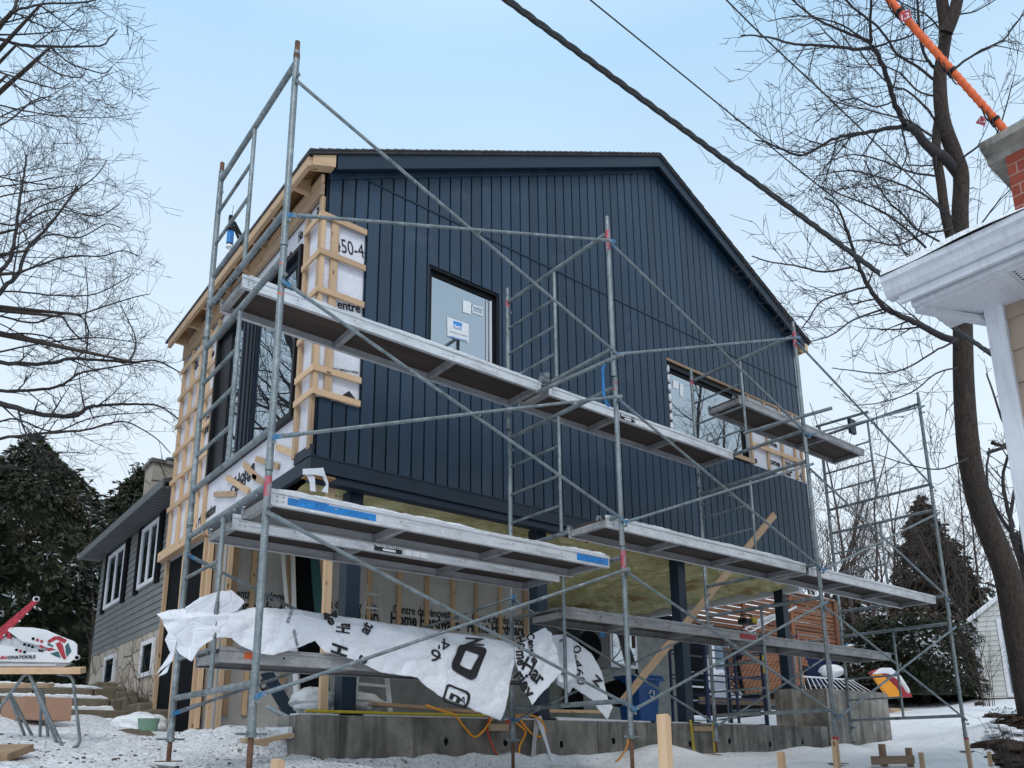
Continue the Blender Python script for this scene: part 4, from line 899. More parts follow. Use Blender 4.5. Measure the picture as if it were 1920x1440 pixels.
# leaning materials against the recessed wall
def lean(name, a, b, y0, y1, w, th, mt, lab, cat, grp=None):
    o = MB().beam(aty(*a, y0), aty(*b, y1), w, th, (0,1,0)).build(name, M[mt], None); tag(o, lab, cat, grp); return o
lean('door_frame_jamb', (549,1040), (556,1348), 9.1, 8.0, .035, .05, 'white', 'white jamb leaning against the wrapped wall, left of the black panels', 'jamb')
lean('door_frame_jamb', (530,1040), (548,1250), 9.05, 8.4, .03, .04, 'white', 'thin white trim leaning left of the thicker jamb', 'trim')
lean('leaning_board', (568,1040), (590,1340), 9.15, 8.1, .28, .02, 'dark', 'black panel leaning behind the stud post', 'panel')
lean('leaning_board', (590,1045), (612,1330), 9.1, 8.2, .12, .02, 'teal', 'dark teal panel leaning beside the black panel', 'panel')
lean('leaning_board', (500,1262), (545,1340), 7.8, 7.4, .13, .02, 'navy', 'navy siding offcut leaning at the left end of the foundation', 'panel')
lean('metal_strut', (500,1325), (540,1345), 7.2, 7.0, .03, .03, 'galv', 'galvanized strut lying aslant under the leaning navy offcut', 'strut')
def ladder(name, p0, p1, q0, q1, nr, lab, mt='alu', r=.018, grp=None):
    """rails p0-p1 and q0-q1"""
    c = V(p0); t = thing(name, lab, 'ladder', c, grp)
    MB().beam(p0, p1, .028, .06, (0,1,0)).build('rail', M[mt], t); MB().beam(q0, q1, .028, .06, (0,1,0)).build('rail', M[mt], t)
    for k in range(nr):
        s = (k+.5)/nr; a = V(p0).lerp(V(p1), s); b = V(q0).lerp(V(q1), s); MB().tube([a, b], r, 8).build('rung', M[mt], t, True)
    return t
ladder('step_ladder', aty(663,1330,8.2), aty(686,1100,9.05), aty(732,1335,8.2), aty(708,1102,9.05), 8, 'folding aluminium ladder standing behind the first navy steel post')
ladder('orchard_ladder', aty(1500,1268,9.4), aty(1600,1275,9.2), aty(1508,1300,9.2), aty(1640,1298,9.0), 13, 'aluminium extension ladder lying on edge beside the tall concrete pier', r=.01)
ladder('step_ladder', aty(1395,1180,9.5), aty(1430,1158,9.4), aty(1400,1188,9.5), aty(1492,1138,9.3), 8, 'snow dusted ladder leaning in front of the slatted screen', r=.01)
# blue bin
bx, byy = 9.55, 8.75; zt = 1.12; bn = thing('recycling_bin', 'blue wheeled recycling bin standing on the slab', 'bin', (bx, byy, .26))
m = MB(); m.add([(bx-.19,byy-.2,.30),(bx+.19,byy-.2,.30),(bx+.19,byy+.2,.30),(bx-.19,byy+.2,.30),(bx-.25,byy-.25,zt),(bx+.25,byy-.25,zt),(bx+.25,byy+.25,zt),(bx-.25,byy+.25,zt)], [(0,3,2,1),(4,5,6,7),(0,1,5,4),(1,2,6,5),(2,3,7,6),(3,0,4,7)]); m.build('body', M['bluebin'], bn, bevel=.02)
MB().box((bx-.28,byy-.29,zt+.002),(bx+.28,byy+.28,zt+.05)).build('lid', M['bluebin'], bn, bevel=.02)
MB().box((bx-.29,byy-.30,zt-.05),(bx+.29,byy-.26,zt-.002)).build('rim', M['bluebin'], bn, bevel=.006)
for s in (-1, 1): MB().tube([(bx+s*.2,byy+.2,.36),(bx+s*.25,byy+.2,.36)], .1, 16).build('wheel', M['blackpl'], bn)
rc = aty(1222, 1301, byy-.25)                                      # three chasing arrows
m = MB()
for k in range(3):
    a = math.radians(90+120*k); b = math.radians(90+120*k+85); P = [rc+V((math.cos(t)*.055, -.004, math.sin(t)*.055)) for t in (a, (a+b)/2, b)]
    m.tube(P, [.010, .010, .018], 6)
m.build('recycling_mark', M['whiteink'], bn)
# heat pump and clutter in front of the rear wall
hx0, hx1 = aty(1088,1200,10.2).x, aty(1140,1200,10.2).x; hp = thing('heat_pump', 'white outdoor heat pump unit with a dark fan grille hung on the rear wall', 'heat pump', (hx0, 10.4, 1.4))
MB().box((hx0, 10.2, 1.45), (hx1, 10.55, 2.18)).build('casing', M['graysoffit'], hp, bevel=.015)  # casing toned dark gray, shade of the recess put into the colour
MB().disc(((hx0+hx1)/2-.12, 10.19, 1.82), (0,1,0), .28, .016, 24).build('fan_grille', M['dark'], hp)
MB().box((hx1-.22, 10.19, 2.02), (hx1-.08, 10.199, 2.10)).build('sticker', M['bluemark'], hp)
bag('tarp_heap', aty(1170, 1300, 9.0), (.5, .3, .22), 'dark heap of tarps beside the blue bin', 14, 'dark', 'tarp')
bag('white_sack', aty(1352, 1280, 11.5), (.35, .3, .28), 'round white sack tied with cord beyond the third steel post', 15, 'sheet', 'sack')
bag('white_sack', aty(1362, 1302, 11.2), (.45, .3, .12), 'flattened white sack lying in front of the round one', 16, 'sheet', 'sack')
# yellow and black tool on the low plank
c = aty(1400, 1166, 5.6); tl = thing('cordless_tool', 'yellow and black power tool standing on the low plank', 'power tool', c)
MB().box(c+V((-.10,-.06,-.03)), c+V((.12,.06,.035))).build('body', M['blackpl'], tl, bevel=.012); MB().box(c+V((.03,-.066,-.02)), c+V((.13,.066,.05))).build('housing', M['yellow'], tl, bevel=.012)
MB().tube([c+V((-.12,0,.0)), c+V((-.10,0,.07)), c+V((0,0,.095)), c+V((.10,0,.085)), c+V((.13,0,.04))], .009, 8).build('carry_handle', M['blackpl'], tl, True)
# dark blue rolling scaffold on the slab
def baker():
    y0, y1 = 7.9, 8.6; xa, xb = aty(1375,1300,8.0).x-.28, aty(1424,1300,8.0).x; xa = aty(1316,1300,8.0).x
    t = thing('rolling_scaffold', 'dark blue rolling work scaffold standing behind the foundation in the right bay', 'scaffold', ((xa+xb)/2, 8.2, .25))
    for x, y in ((xa,y0),(xb,y0),(xa,y1),(xb,y1)): MB().tube([(x,y,.28),(x,y,1.75 if y == y0 else 1.6)], .035 if y == y0 else .025, 10).build('leg', M['navyblue'], t, True)
    for z in (.36, .8, 1.15, 1.55):
        MB().tube([(xa,y0,z),(xb,y0,z)], .014, 8).build('rail', M['navyblue'], t, True); MB().tube([(xa,y1,z),(xb,y1,z)], .014, 8).build('rail', M['navyblue'], t, True)
        MB().tube([(xa,y0,z+.05),(xa,y1,z+.05)], .012, 8).build('rail', M['navyblue'], t, True); MB().tube([(xb,y0,z+.05),(xb,y1,z+.05)], .012, 8).build('rail', M['navyblue'], t, True)
    xm = (xa+xb)/2; MB().tube([(xm,y0,.3),(xm,y0,1.6)], .024, 8).build('leg', M['navyblue'], t, True)
    MB().box((xb-.04, y0-.04, 1.25), (xb+.0, y0-.03, 1.55)).build('yellow_label', M['yellow'], t)
    MB().box((xa-.02, y0-.04, 1.45), (xa+.12, y0-.03, 1.68)).build('gusset', M['navyblue'], t)
baker()
# ------------------------------------------------------------------ stakes and batter board in the foreground snow
STK = [((1243,1341),3.3,.062,'tall pale square stake standing in front of the middle of the foundation'), ((1466,1411),3.6,.045,'short pale stake between the tall stake and the third post line'), ((1565,1388),3.9,.045,'splintered stake in front of the third post line'),
       ((1727,1412),4.2,.045,'square stake right of the batter board'), ((1813,1388),4.1,.043,'stake standing right in front of the far right scaffold leg'), ((1853,1410),4.1,.043,'stake with a chipped top right of the far right scaffold leg'), ((521,1425),3.9,.05,'stubby stake just showing at the bottom left of the foundation')]
for i, ((u, v), y, w, lb) in enumerate(STK):
    p = aty(u, v, y); z0 = hgt(p.x, y)-.15; m = MB(); a = w/2; j = .006
    m.add([(p.x-a,y-a,z0),(p.x+a,y-a,z0),(p.x+a,y+a,z0),(p.x-a,y+a,z0),(p.x-a,y-a,p.z-.0),(p.x+a,y-a,p.z-.008),(p.x+a,y+a,p.z+.002),(p.x-a,y+a,p.z+j),(p.x,y-a,p.z+.006)], [(0,3,2,1),(0,1,5,8,4),(1,2,6,5),(2,3,7,6),(3,0,4,7),(4,8,5,6,7)])
    o = m.build('wooden_stake', M['pinez'], None, bevel=.002); tag(o, lb, 'stake', 'wooden stakes in the foreground snow'); o.rotation_euler = (random.uniform(-.03,.03), random.uniform(-.02,.02), random.uniform(-.3,.3))
bb = thing('batter_board', 'low batter board frame of two stakes and a crosspiece in the snow', 'batter board', aty(1680, 1435, 4.3))
for u, v in ((1653,1395),(1703,1402)):
    p = aty(u, v, 4.3); MB().box((p.x-.04, 4.28, p.z-.5), (p.x+.04, 4.32, p.z)).build('stake', M['oldwoodz'], bb)
a = aty(1636,1426,4.25); b = aty(1712,1424,4.25); MB().beam(a, b, .035, .085).build('crosspiece', M['oldwoodx'], bb)
for k, (a, b, y, lb) in enumerate((((1310,1313),(1488,1318),10.2,'long weathered plank lying on snow left of the tall concrete pier'), ((1668,1333),(1727,1337),9.0,'short plank end sticking out of snow right of the tall concrete pier'))):
    o = MB().beam(aty(*a, y), aty(*b, y), .04, .14).build('retaining_plank', M['pinex' if k else 'oldwoodx'], None, bevel=.003); tag(o, lb, 'plank')
# ------------------------------------------------------------------ bare trees
class Twigs:
    """collects branch tubes; thick limbs get more sides"""
    def __init__(s, seed): s.r = random.Random(seed); s.v = []; s.f = []; s.tv = MB()
    def tube(s, P, R, n):
        base = len(s.v); prev = None; k2 = [(math.cos(2*math.pi*k/n), math.sin(2*math.pi*k/n)) for k in range(n)]
        L = len(P)
        for i in range(L):
            a = P[max(0, i-1)]; b = P[min(L-1, i+1)]; d = (b-a)
            if d.length < 1e-9: d = V((0,0,1))
            d.normalize()
            x = d.cross(V((.31,.17,.93))) if prev is None else prev-d*prev.dot(d)
            if x.length < 1e-4: x = d.cross(V((1,0,0)))
            x.normalize(); prev = x; y = d.cross(x); r = R[i]; p = P[i]
            for c, q in k2: s.v.append((p.x+(x.x*c+y.x*q)*r, p.y+(x.y*c+y.y*q)*r, p.z+(x.z*c+y.z*q)*r))
        for i in range(L-1):
            o = base+i*n
            for k in range(n):
                j = (k+1) % n; s.f.append((o+k, o+j, o+n+j, o+n+k))
    def rv(s): 
        r = s.r; return V((r.gauss(0,1), r.gauss(0,1), r.gauss(0,1)))
    def grow(s, p, d, L, r, lev, up=.12, dens=1.0, minr=.0028, wig=.10, plane=None):
        n = max(4, int(L/(.13 if lev > 1 else .07))); st = L/n; P = [p]; R = [r]; d = d.normalized(); nodes = []
        for i in range(n):
            d = (d+s.rv()*wig*.45+V((0,0,up))*(.2+1.1*i/n)*(.5)).normalized()
            p = p+d*st; P.append(p); R.append(max(minr*.8, r*(1-.80*(i+1)/n))); nodes.append((p, d, R[-1], (i+1)/n))
        s.tube(P, R, 5 if r > .02 else 3)
        if lev > 0:
            gap = {3:.30, 2:.20, 1:.105}.get(lev, .3)/dens; t = s.r.uniform(.1, .3)*L; side = 1
            while t < L*.96:
                i = min(n-1, int(t/st)); q, dd, rr, fr = nodes[i]; ax = s.rv(); ax = (ax-dd*ax.dot(dd))
                if ax.length > .01:
                    ax.normalize(); ang = s.r.uniform(.5, 1.0); nd = dd*math.cos(ang)+ax*math.sin(ang)
                    l2 = {3:.62, 2:.5, 1:.30}[lev]*L*s.r.uniform(.55, 1.1)*(1.15-fr*.6)
                    if lev == 1: l2 = s.r.uniform(.04, .30)
                    s.grow(q, nd, max(.06, l2), max(minr, min(rr*.75, .012 if lev <= 2 else rr*.65)), lev-1, up, dens, minr, wig*1.1)
                t += gap*s.r.uniform(.6, 1.5)
    def guide(s, pts, w0, w1, depth, jd=.5, lev=2, gap=.35, clen=1.3, start=.1, up=.10, dens=1.0, trunk=False, droop=0, n=None, side=None, minr=.0028):
        """pts: pixel polyline, w: widths in pixels at that depth"""
        r = s.r; N = len(pts); d0 = depth if hasattr(depth, '__len__') else (depth, depth); ctrl = []
        for i, (u, v) in enumerate(pts):
            dd = d0[0]+(d0[1]-d0[0])*i/(N-1)+(r.uniform(-jd, jd) if 0 < i else 0); ctrl.append(dep(u, v, dd))
        P = []
        for i in range(N-1):
            p0, p1, p2, p3 = ctrl[max(0, i-1)], ctrl[i], ctrl[i+1], ctrl[min(N-1, i+2)]
            for k in range(5):
                t = k/5; P.append(.5*((2*p1)+(p2-p0)*t+(2*p0-5*p1+4*p2-p3)*t*t+(3*p1-p0-3*p2+p3)*t**3))
        P.append(ctrl[-1]); L = [0]
        for a, b in zip(P, P[1:]): L.append(L[-1]+(b-a).length)
        T = L[-1]; dm = sum(d0)/2; R = [(w0+(w1-w0)*l/T)/2*dm/F for l in L]
        if not trunk:
            P = [p+s.rv()*min(.006, R[i]*.22) if 0 < i < len(P)-1 else p for i, p in enumerate(P)]
        s.tube(P, R, n or (16 if trunk else 7))
        t = T*start+r.uniform(0, gap)
        while t < T:
            i = next(k for k in range(1, len(L)) if L[k] >= t); dd = (P[i]-P[i-1]).normalized(); ax = s.rv(); ax -= dd*ax.dot(dd)
            if ax.length > .05:
                ax.normalize(); ang = r.uniform(.55, 1.05); nd = dd*math.cos(ang)+ax*math.sin(ang)
                s.grow(P[i], nd, clen*r.uniform(.4, 1.1)*(1.1-.5*t/T), max(minr, min(R[i]*.55, .016)), lev, up, dens, minr)
            t += gap*r.uniform(.5, 1.5)
        return ctrl
    def build(s, name, m, par):
        b = MB(); b.v = s.v; b.f = s.f; me = bpy.data.meshes.new(name); loc = ORG[par.name]
        a = np.array(s.v, dtype=np.float32)-np.array(loc, dtype=np.float32)
        me.from_pydata(a.tolist(), [], s.f); me.polygons.foreach_set('use_smooth', [True]*len(me.polygons)); me.materials.append(m); me.update()
        o = bpy.data.objects.new(name, me); C.objects.link(o); o.parent = par; ORG[o.name] = loc; return o
def gtree(base, H, spread, seed, lab, r0=.12, stems=1, lev=3, mat='twig', grp=None, dens=1.0, nl=16, up=.14, minr=.005):
    t = thing('bare_tree', lab, 'tree', base, grp); a = Twigs(seed); b = Twigs(seed+50); rr = a.r
    for s_ in range(stems):
        an = rr.uniform(0, 6.28); lean_ = (.0 if stems == 1 else rr.uniform(.12, .45)); d = V((math.cos(an)*lean_, math.sin(an)*lean_, 1)).normalized()
        p = V(base)+V((math.cos(an)*.12*(stems > 1), math.sin(an)*.12*(stems > 1), -.2)); n = 16; P = [p]; h = H*rr.uniform(.75, 1); R = [r0]
        for i in range(n): d = (d+a.rv()*.06+V((0,0,.03))).normalized(); p = p+d*h/n; P.append(p); R.append(r0*(1-.9*(i+1)/n)+.004)
        a.tube(P, R, 9)
        for k in range(nl):
            i = int(n*(.22+.75*k/nl)); dd = (P[min(n, i+1)]-P[i]).normalized(); ax = b.rv(); ax -= dd*ax.dot(dd); ax.normalize(); an2 = rr.uniform(.5, .95)
            b.grow(P[i], dd*math.cos(an2)+ax*math.sin(an2), spread*rr.uniform(.6, 1.1)*(1.1-.75*k/nl), max(minr*1.5, R[i]*.5), lev, up, dens, minr)
    a.build('trunk', M['bark' if mat == 'twig' else mat], t); b.build('branches', M[mat], t); return t
# -- the big maple on the right: guided trunk and limbs
T = thing('maple_tree', 'large leaning bare maple with thick brown trunk right of the navy house', 'tree', dep(1925, 1330, 11))
tr = Twigs(21); br = Twigs(22); D = 11
tr.guide([(1947,1400),(1931,1310),(1907,1180),(1888,1080),(1866,1020),(1842,960),(1826,900),(1815,835),(1807,720),(1805,600),(1802,480),(1800,400),(1802,330),(1790,290),(1768,225),(1762,150),(1768,100),(1773,60),(1766,0),(1758,-60)], 54, 18, (11, 10), .0, trunk=True, gap=99, start=1)
tr.guide([(1773,62),(1790,20),(1803,-40)], 26, 18, (10.05, 9.9), .0, trunk=True, gap=99, start=1)
tr.guide([(1788,470),(1772,400),(1764,340),(1756,290),(1757,240),(1764,205)], 17, 15, (10.35, 10.3), .02, trunk=True, gap=99, start=1)
tr.v = tr.v
LIMB = [([(1806,335),(1775,300),(1742,278),(1715,245),(1695,236)], 26, 15, 1, .9, .5), ([(1695,236),(1655,243),(1600,252),(1560,262),(1520,285),(1490,290),(1440,268),(1415,262)], 10, 3, 2, 1.1, .28),
 ([(1697,236),(1675,185),(1660,135),(1645,100),(1635,88)], 12, 9, 1, .9, .5), ([(1635,90),(1600,92),(1540,85),(1490,83),(1440,70),(1390,66)], 8, 3, 2, .9, .26), ([(1632,78),(1605,68),(1585,60),(1540,40),(1510,20),(1480,-5)], 7, 3, 2, .8, .3), ([(1633,80),(1633,40),(1634,-20)], 7, 5, 2, .8, .4),
 ([(1752,150),(1720,125),(1680,100),(1665,75),(1640,45),(1600,15),(1570,-20)], 6, 4, 2, .9, .3), ([(1754,130),(1735,105),(1725,70),(1720,0)], 7, 5, 2, .8, .4), ([(1782,135),(1830,100),(1880,75),(1900,50),(1925,20)], 6, 3, 2, 1.0, .3),
 ([(1640,88),(1665,80),(1700,70),(1730,55),(1760,40)], 5, 3, 2, .7, .3), ([(1752,225),(1735,200),(1700,170),(1670,160),(1630,120),(1610,90)], 5, 2.5, 2, .9, .3),
 ([(1792,642),(1760,628),(1730,612),(1700,598),(1665,582),(1640,555),(1620,520),(1604,480),(1590,440),(1580,410),(1568,385),(1545,370)], 16, 3, 2, .9, .26),
 ([(1600,500),(1545,510),(1500,500),(1440,490),(1410,480)], 5, 2.5, 2, .9, .26), ([(1625,538),(1580,550),(1540,565),(1515,600),(1500,620)], 5, 2.5, 2, .8, .26), ([(1660,578),(1600,600),(1560,628),(1515,642)], 5, 2.5, 2, .8, .26),
 ([(1795,690),(1755,700),(1710,735),(1650,755),(1600,760)], 4, 2, 2, .9, .3), ([(1790,640),(1750,660),(1700,690),(1650,700),(1600,695),(1560,690)], 5, 2, 2, .9, .26), ([(1783,520),(1740,470),(1700,430),(1650,395),(1590,370),(1540,350)], 6, 2.5, 2, 1.1, .24), ([(1770,400),(1740,370),(1700,350),(1640,330),(1590,320),(1530,330)], 5, 2.5, 2, .9, .28),
 ([(1765,455),(1720,430),(1690,400),(1660,370),(1620,300)], 5, 2.5, 2, 1., .26), ([(1800,470),(1840,420),(1870,380),(1900,350)], 5, 2, 2, 1., .3), ([(1800,300),(1840,270),(1870,250),(1900,150)], 5, 2, 2, 1., .3), ([(1815,860),(1760,880),(1700,870),(1640,850)], 4, 2, 2, .9, .3), ([(1845,660),(1870,640),(1900,560)], 4, 2, 2, .8, .3)]
LIMB += [([(1752,330),(1700,320),(1650,300),(1600,290),(1560,300)], 5, 2, 2, .9, .28), ([(1752,260),(1710,230),(1660,215),(1600,200),(1560,190)], 5, 2, 2, .9, .26), ([(1748,180),(1720,170),(1690,140),(1660,125),(1610,120)], 4, 2, 2, .8, .26),
 ([(1640,90),(1600,60),(1560,40),(1500,30),(1440,40)], 4, 2, 2, .8, .28), ([(1785,430),(1730,440),(1680,460),(1620,450),(1560,460)], 5, 2, 2, .9, .26), ([(1676,190),(1640,200),(1600,185),(1560,200),(1530,230)], 4, 2, 2, .8, .26), ([(1795,580),(1760,540),(1730,500),(1700,480),(1680,440)], 5, 2, 2, .9, .26),
 ([(1800,560),(1830,520),(1850,500)], 4, 2, 2, .8, .3), ([(1690,238),(1700,290),(1680,330),(1640,350)], 4, 2, 2, .8, .3), ([(1765,60),(1740,30),(1700,10),(1660,-10)], 4, 2, 2, .8, .28), ([(1780,30),(1830,20),(1880,-10)], 4, 2, 2, .8, .3)]
for pts, w0, w1, lv, cl, gp in LIMB: br.guide(pts, w0*.85, w1*.85, (10.38, 9.9) if w0 > 8 else (10.3, 9.6), .05, lev=max(2, lv), gap=gp*.62, clen=cl*1.05, up=.10, dens=1.5, minr=.0036)
tr.build('trunk', M['bark'], T); br.build('branches', M['twig'], T)
# -- left maples: limbs that reach into view
def left_tree(lab, base, limbs, seed, depth, ex, mat='twig'):
    t = thing('bare_tree', lab, 'tree', base, 'bare maples on the left'); a = Twigs(seed); b = Twigs(seed+1)
    mid = dep(-420, 600, depth[0]+1); P = [V(base)-V((0,0,.3)), V(base).lerp(mid, .5)+V((.1,0,.3)), mid]
    a.tube(P, [.26, .2, .15], 14)
    st = {}
    for pts, w0, w1 in limbs:
        c = b.guide(pts, w0*.78, w1*.85, depth, .12, lev=2, gap=.20, clen=.95, up=.06, dens=1.55, minr=.0029)
        a.tube([mid+(c[0]-mid)*.0+V((0,0,random.uniform(-.6,.6))), mid.lerp(c[0], .5)+V((0,0,.25)), c[0]], [.09, .05, w0/2*depth[0]/F], 8)
    for (u, v, du, dv, L) in ex:
        p = dep(u, v, b.r.uniform(*depth)); q = dep(u+du, v+dv, b.r.uniform(*depth)); b.grow(p, q-p, L, .014, 3, .05, 1.15, .003)
        a.tube([mid, mid.lerp(p, .5)+V((0,0,.2)), p], [.07, .04, .014], 7)
    a.build('trunk', M['bark'], t); b.build('branches', M[mat], t)
rx = random.Random(5)
left_tree('upper bare maple limbs reaching in from the left edge of the sky', dep(-420, 1380, 10), [([(-40,95),(0,45),(25,20),(38,-20)], 9, 6), ([(22,22),(50,14),(80,8),(160,4),(190,-6)], 6, 3), ([(-40,50),(0,72),(40,84),(100,87),(185,86),(205,72),(220,55)], 9, 2.5), ([(-30,120),(0,135),(60,155),(95,164),(112,165),(130,156)], 5, 2), ([(25,22),(60,40),(90,52),(110,50)], 4, 2), ([(75,10),(110,35),(140,56),(172,58)], 4, 2), ([(30,85),(70,115),(115,140),(150,145),(160,135)], 4, 2), ([(95,88),(130,118),(165,130),(195,137),(210,125)], 4, 2), ([(12,142),(45,175),(75,205),(100,212)], 4, 2)],
          31, (8.5, 9.0), [(-60, y, 160, dy, L) for y, dy, L in ((60, 20, 1.2), (130, 60, 1.2))])
left_tree('dense bare maple filling the left sky above the dark cedars', dep(-420, 1380, 12), [([(-60,745),(0,757),(82,777),(135,780),(165,765),(182,761),(240,758),(300,762),(342,792)], 15, 2.5), ([(-60,725),(0,732),(80,731),(120,720),(150,700),(200,690),(260,680)], 9, 2.5), ([(-60,830),(0,822),(90,812),(160,806),(205,794),(240,792),(290,820),(320,850)], 8, 2), ([(-60,660),(0,679),(85,682),(130,673),(190,676),(250,679),(292,676),(340,700)], 11, 3), ([(-40,530),(0,508),(22,480),(30,430),(37,375),(43,340),(50,290)], 10, 4), ([(-40,610),(0,548),(35,515),(50,470),(90,425),(125,380),(145,350)], 11, 4), ([(35,512),(100,488),(140,480),(190,480),(230,470),(260,480)], 5, 2), ([(-30,590),(0,592),(60,605),(110,590),(150,593),(165,618),(160,670)], 5, 3), ([(-30,628),(40,625),(90,632),(130,655),(170,690)], 5, 2), ([(118,594),(135,620),(160,640),(160,600),(165,560),(160,500)], 4, 2), ([(50,470),(90,440),(150,445),(200,420),(230,430)], 4, 2), ([(150,590),(210,570),(260,555),(280,552)], 4, 1.8), ([(245,678),(255,640),(240,600),(225,570)], 4, 2), ([(-40,860),(40,880),(100,850),(160,850)], 5, 2), ([(30,430),(70,390),(120,370),(180,330),(200,300)], 4, 2)],
          41, (10.0, 11.5), [(-70, 180+i*58+rx.uniform(-20,20), rx.uniform(130,260), rx.uniform(-90,80), rx.uniform(1.3, 2.2)) for i in range(8)])
left_tree('thin twiggy maple behind the dense one at left', dep(-420, 1380, 15), [([(-60,400+70*i+rx.uniform(-20,20)),(20,395+70*i+rx.uniform(-30,30)),(100,390+68*i+rx.uniform(-30,30)),(180,395+66*i+rx.uniform(-30,30)),(225+11*i,400+64*i+rx.uniform(-30,30))], 5, 2) for i in range(0, 7, 2)]+[([(-60,250),(10,230),(60,190),(100,180)], 5, 2)],
          51, (13.0, 14.0), [(-60, 180+i*150, 200, rx.uniform(-60,90), 2.2) for i in range(3)])
# trees off to the sides whose branches show in the window glass
gtree((-3.8, 17.5, .9), 14, 4.6, 61, 'tall bare maple beyond the left edge, mirrored in the big side window', .22, nl=18, dens=.7, up=.08)
gtree((-2.2, 13.6, .6), 10, 3.2, 62, 'smaller bare maple beyond the left edge, nearer the stone steps', .14, nl=14, dens=.7, up=.08)
gtree((19.0, -1.8, -.9), 15, 4.6, 63, 'tall bare maple behind the viewer, mirrored in the wide gable window', .24, nl=20, dens=.8, up=.08)
gtree((23.0, -4.5, -.9), 17, 5.0, 64, 'second bare maple farther behind the viewer', .24, nl=20, dens=.8, up=.08)
# background bare trees on the right
BG = [(1560,1215,24,8.0,2.4,4), (1612,1225,22,7.6,2.4,4), (1668,1225,25,7.2,2.3,3), (1730,1225,26,5.0,1.6,2), (1800,1230,27,7.5,2.5,3), (1530,1210,27,6.6,2.2,3), (1880,1240,24,8.5,2.6,3)]
BL = ['many stemmed bare tree just right of the navy wall', 'fan shaped bare tree behind the far right scaffold, second from the house', 'bare tree between the fan shaped one and the dark spruce', 'low bare tree in front of the dark spruce', 'bare tree between the spruce and the thick maple trunk', 'bare sapling clump half hidden by the right house corner', 'tall bare tree right of the thick maple trunk']
for i, (u, v, d, h, sp_, st) in enumerate(BG):
    gtree(dep(u, v, d), h, sp_, 70+i, BL[i], .05, stems=st, lev=2, mat='twigbrown', grp='bare trees behind the yard', nl=13, dens=.95, up=.2, minr=.006)
tq = thing('bare_tree', 'dark twisting bare tree at the right edge beyond the tan house', 'tree', dep(1960, 1300, 15)); q1 = Twigs(90); q2 = Twigs(91)
q1.tube([dep(1960,1330,15), dep(1950,1180,15), dep(1925,1060,15), dep(1900,1000,15)], [.2,.16,.13,.08], 10)
for pts in ([(1925,1060),(1895,980),(1905,900),(1890,820),(1870,760),(1850,700)], [(1905,1010),(1870,960),(1850,900),(1855,840)], [(1935,1100),(1915,1000),(1920,900),(1925,800)], [(1900,990),(1880,900),(1900,830),(1915,760)], [(1860,830),(1885,835),(1920,810)], [(1850,850),(1880,840),(1925,830)]): q2.guide(pts, 8, 3, 15, .3, lev=2, gap=.35, clen=1.1, dens=.8, minr=.005)
q1.build('trunk', M['bark'], tq); q2.build('branches', M['twig'], tq)
# shrub stems
def shrub(base, n, h, seed, lab, spread=.35, mat='twigbrown'):
    t = thing('bare_shrub', lab, 'shrub', base); a = Twigs(seed)
    for k in range(n):
        an = a.r.uniform(0, 6.28); l = a.r.uniform(0, spread); a.grow(V(base)+V((math.cos(an)*.1, math.sin(an)*.1, -.1)), V((math.cos(an)*l, math.sin(an)*l, 1)), h*a.r.uniform(.6, 1), .007, 2, .05, .7, .0025)
    a.build('stems', M[mat], t)
shrub(dep(1852, 1312, 12.5), 12, 1.7, 81, 'thin bare shrub in the snow before the pale shed'); shrub(dep(278, 1345, 10.5), 9, 1.2, 82, 'leafless shrub against the cream stone base', .5); shrub(dep(1905, 1420, 8.5), 14, .6, 83, 'dry brambles on the eroded bank at lower right', 1.0)
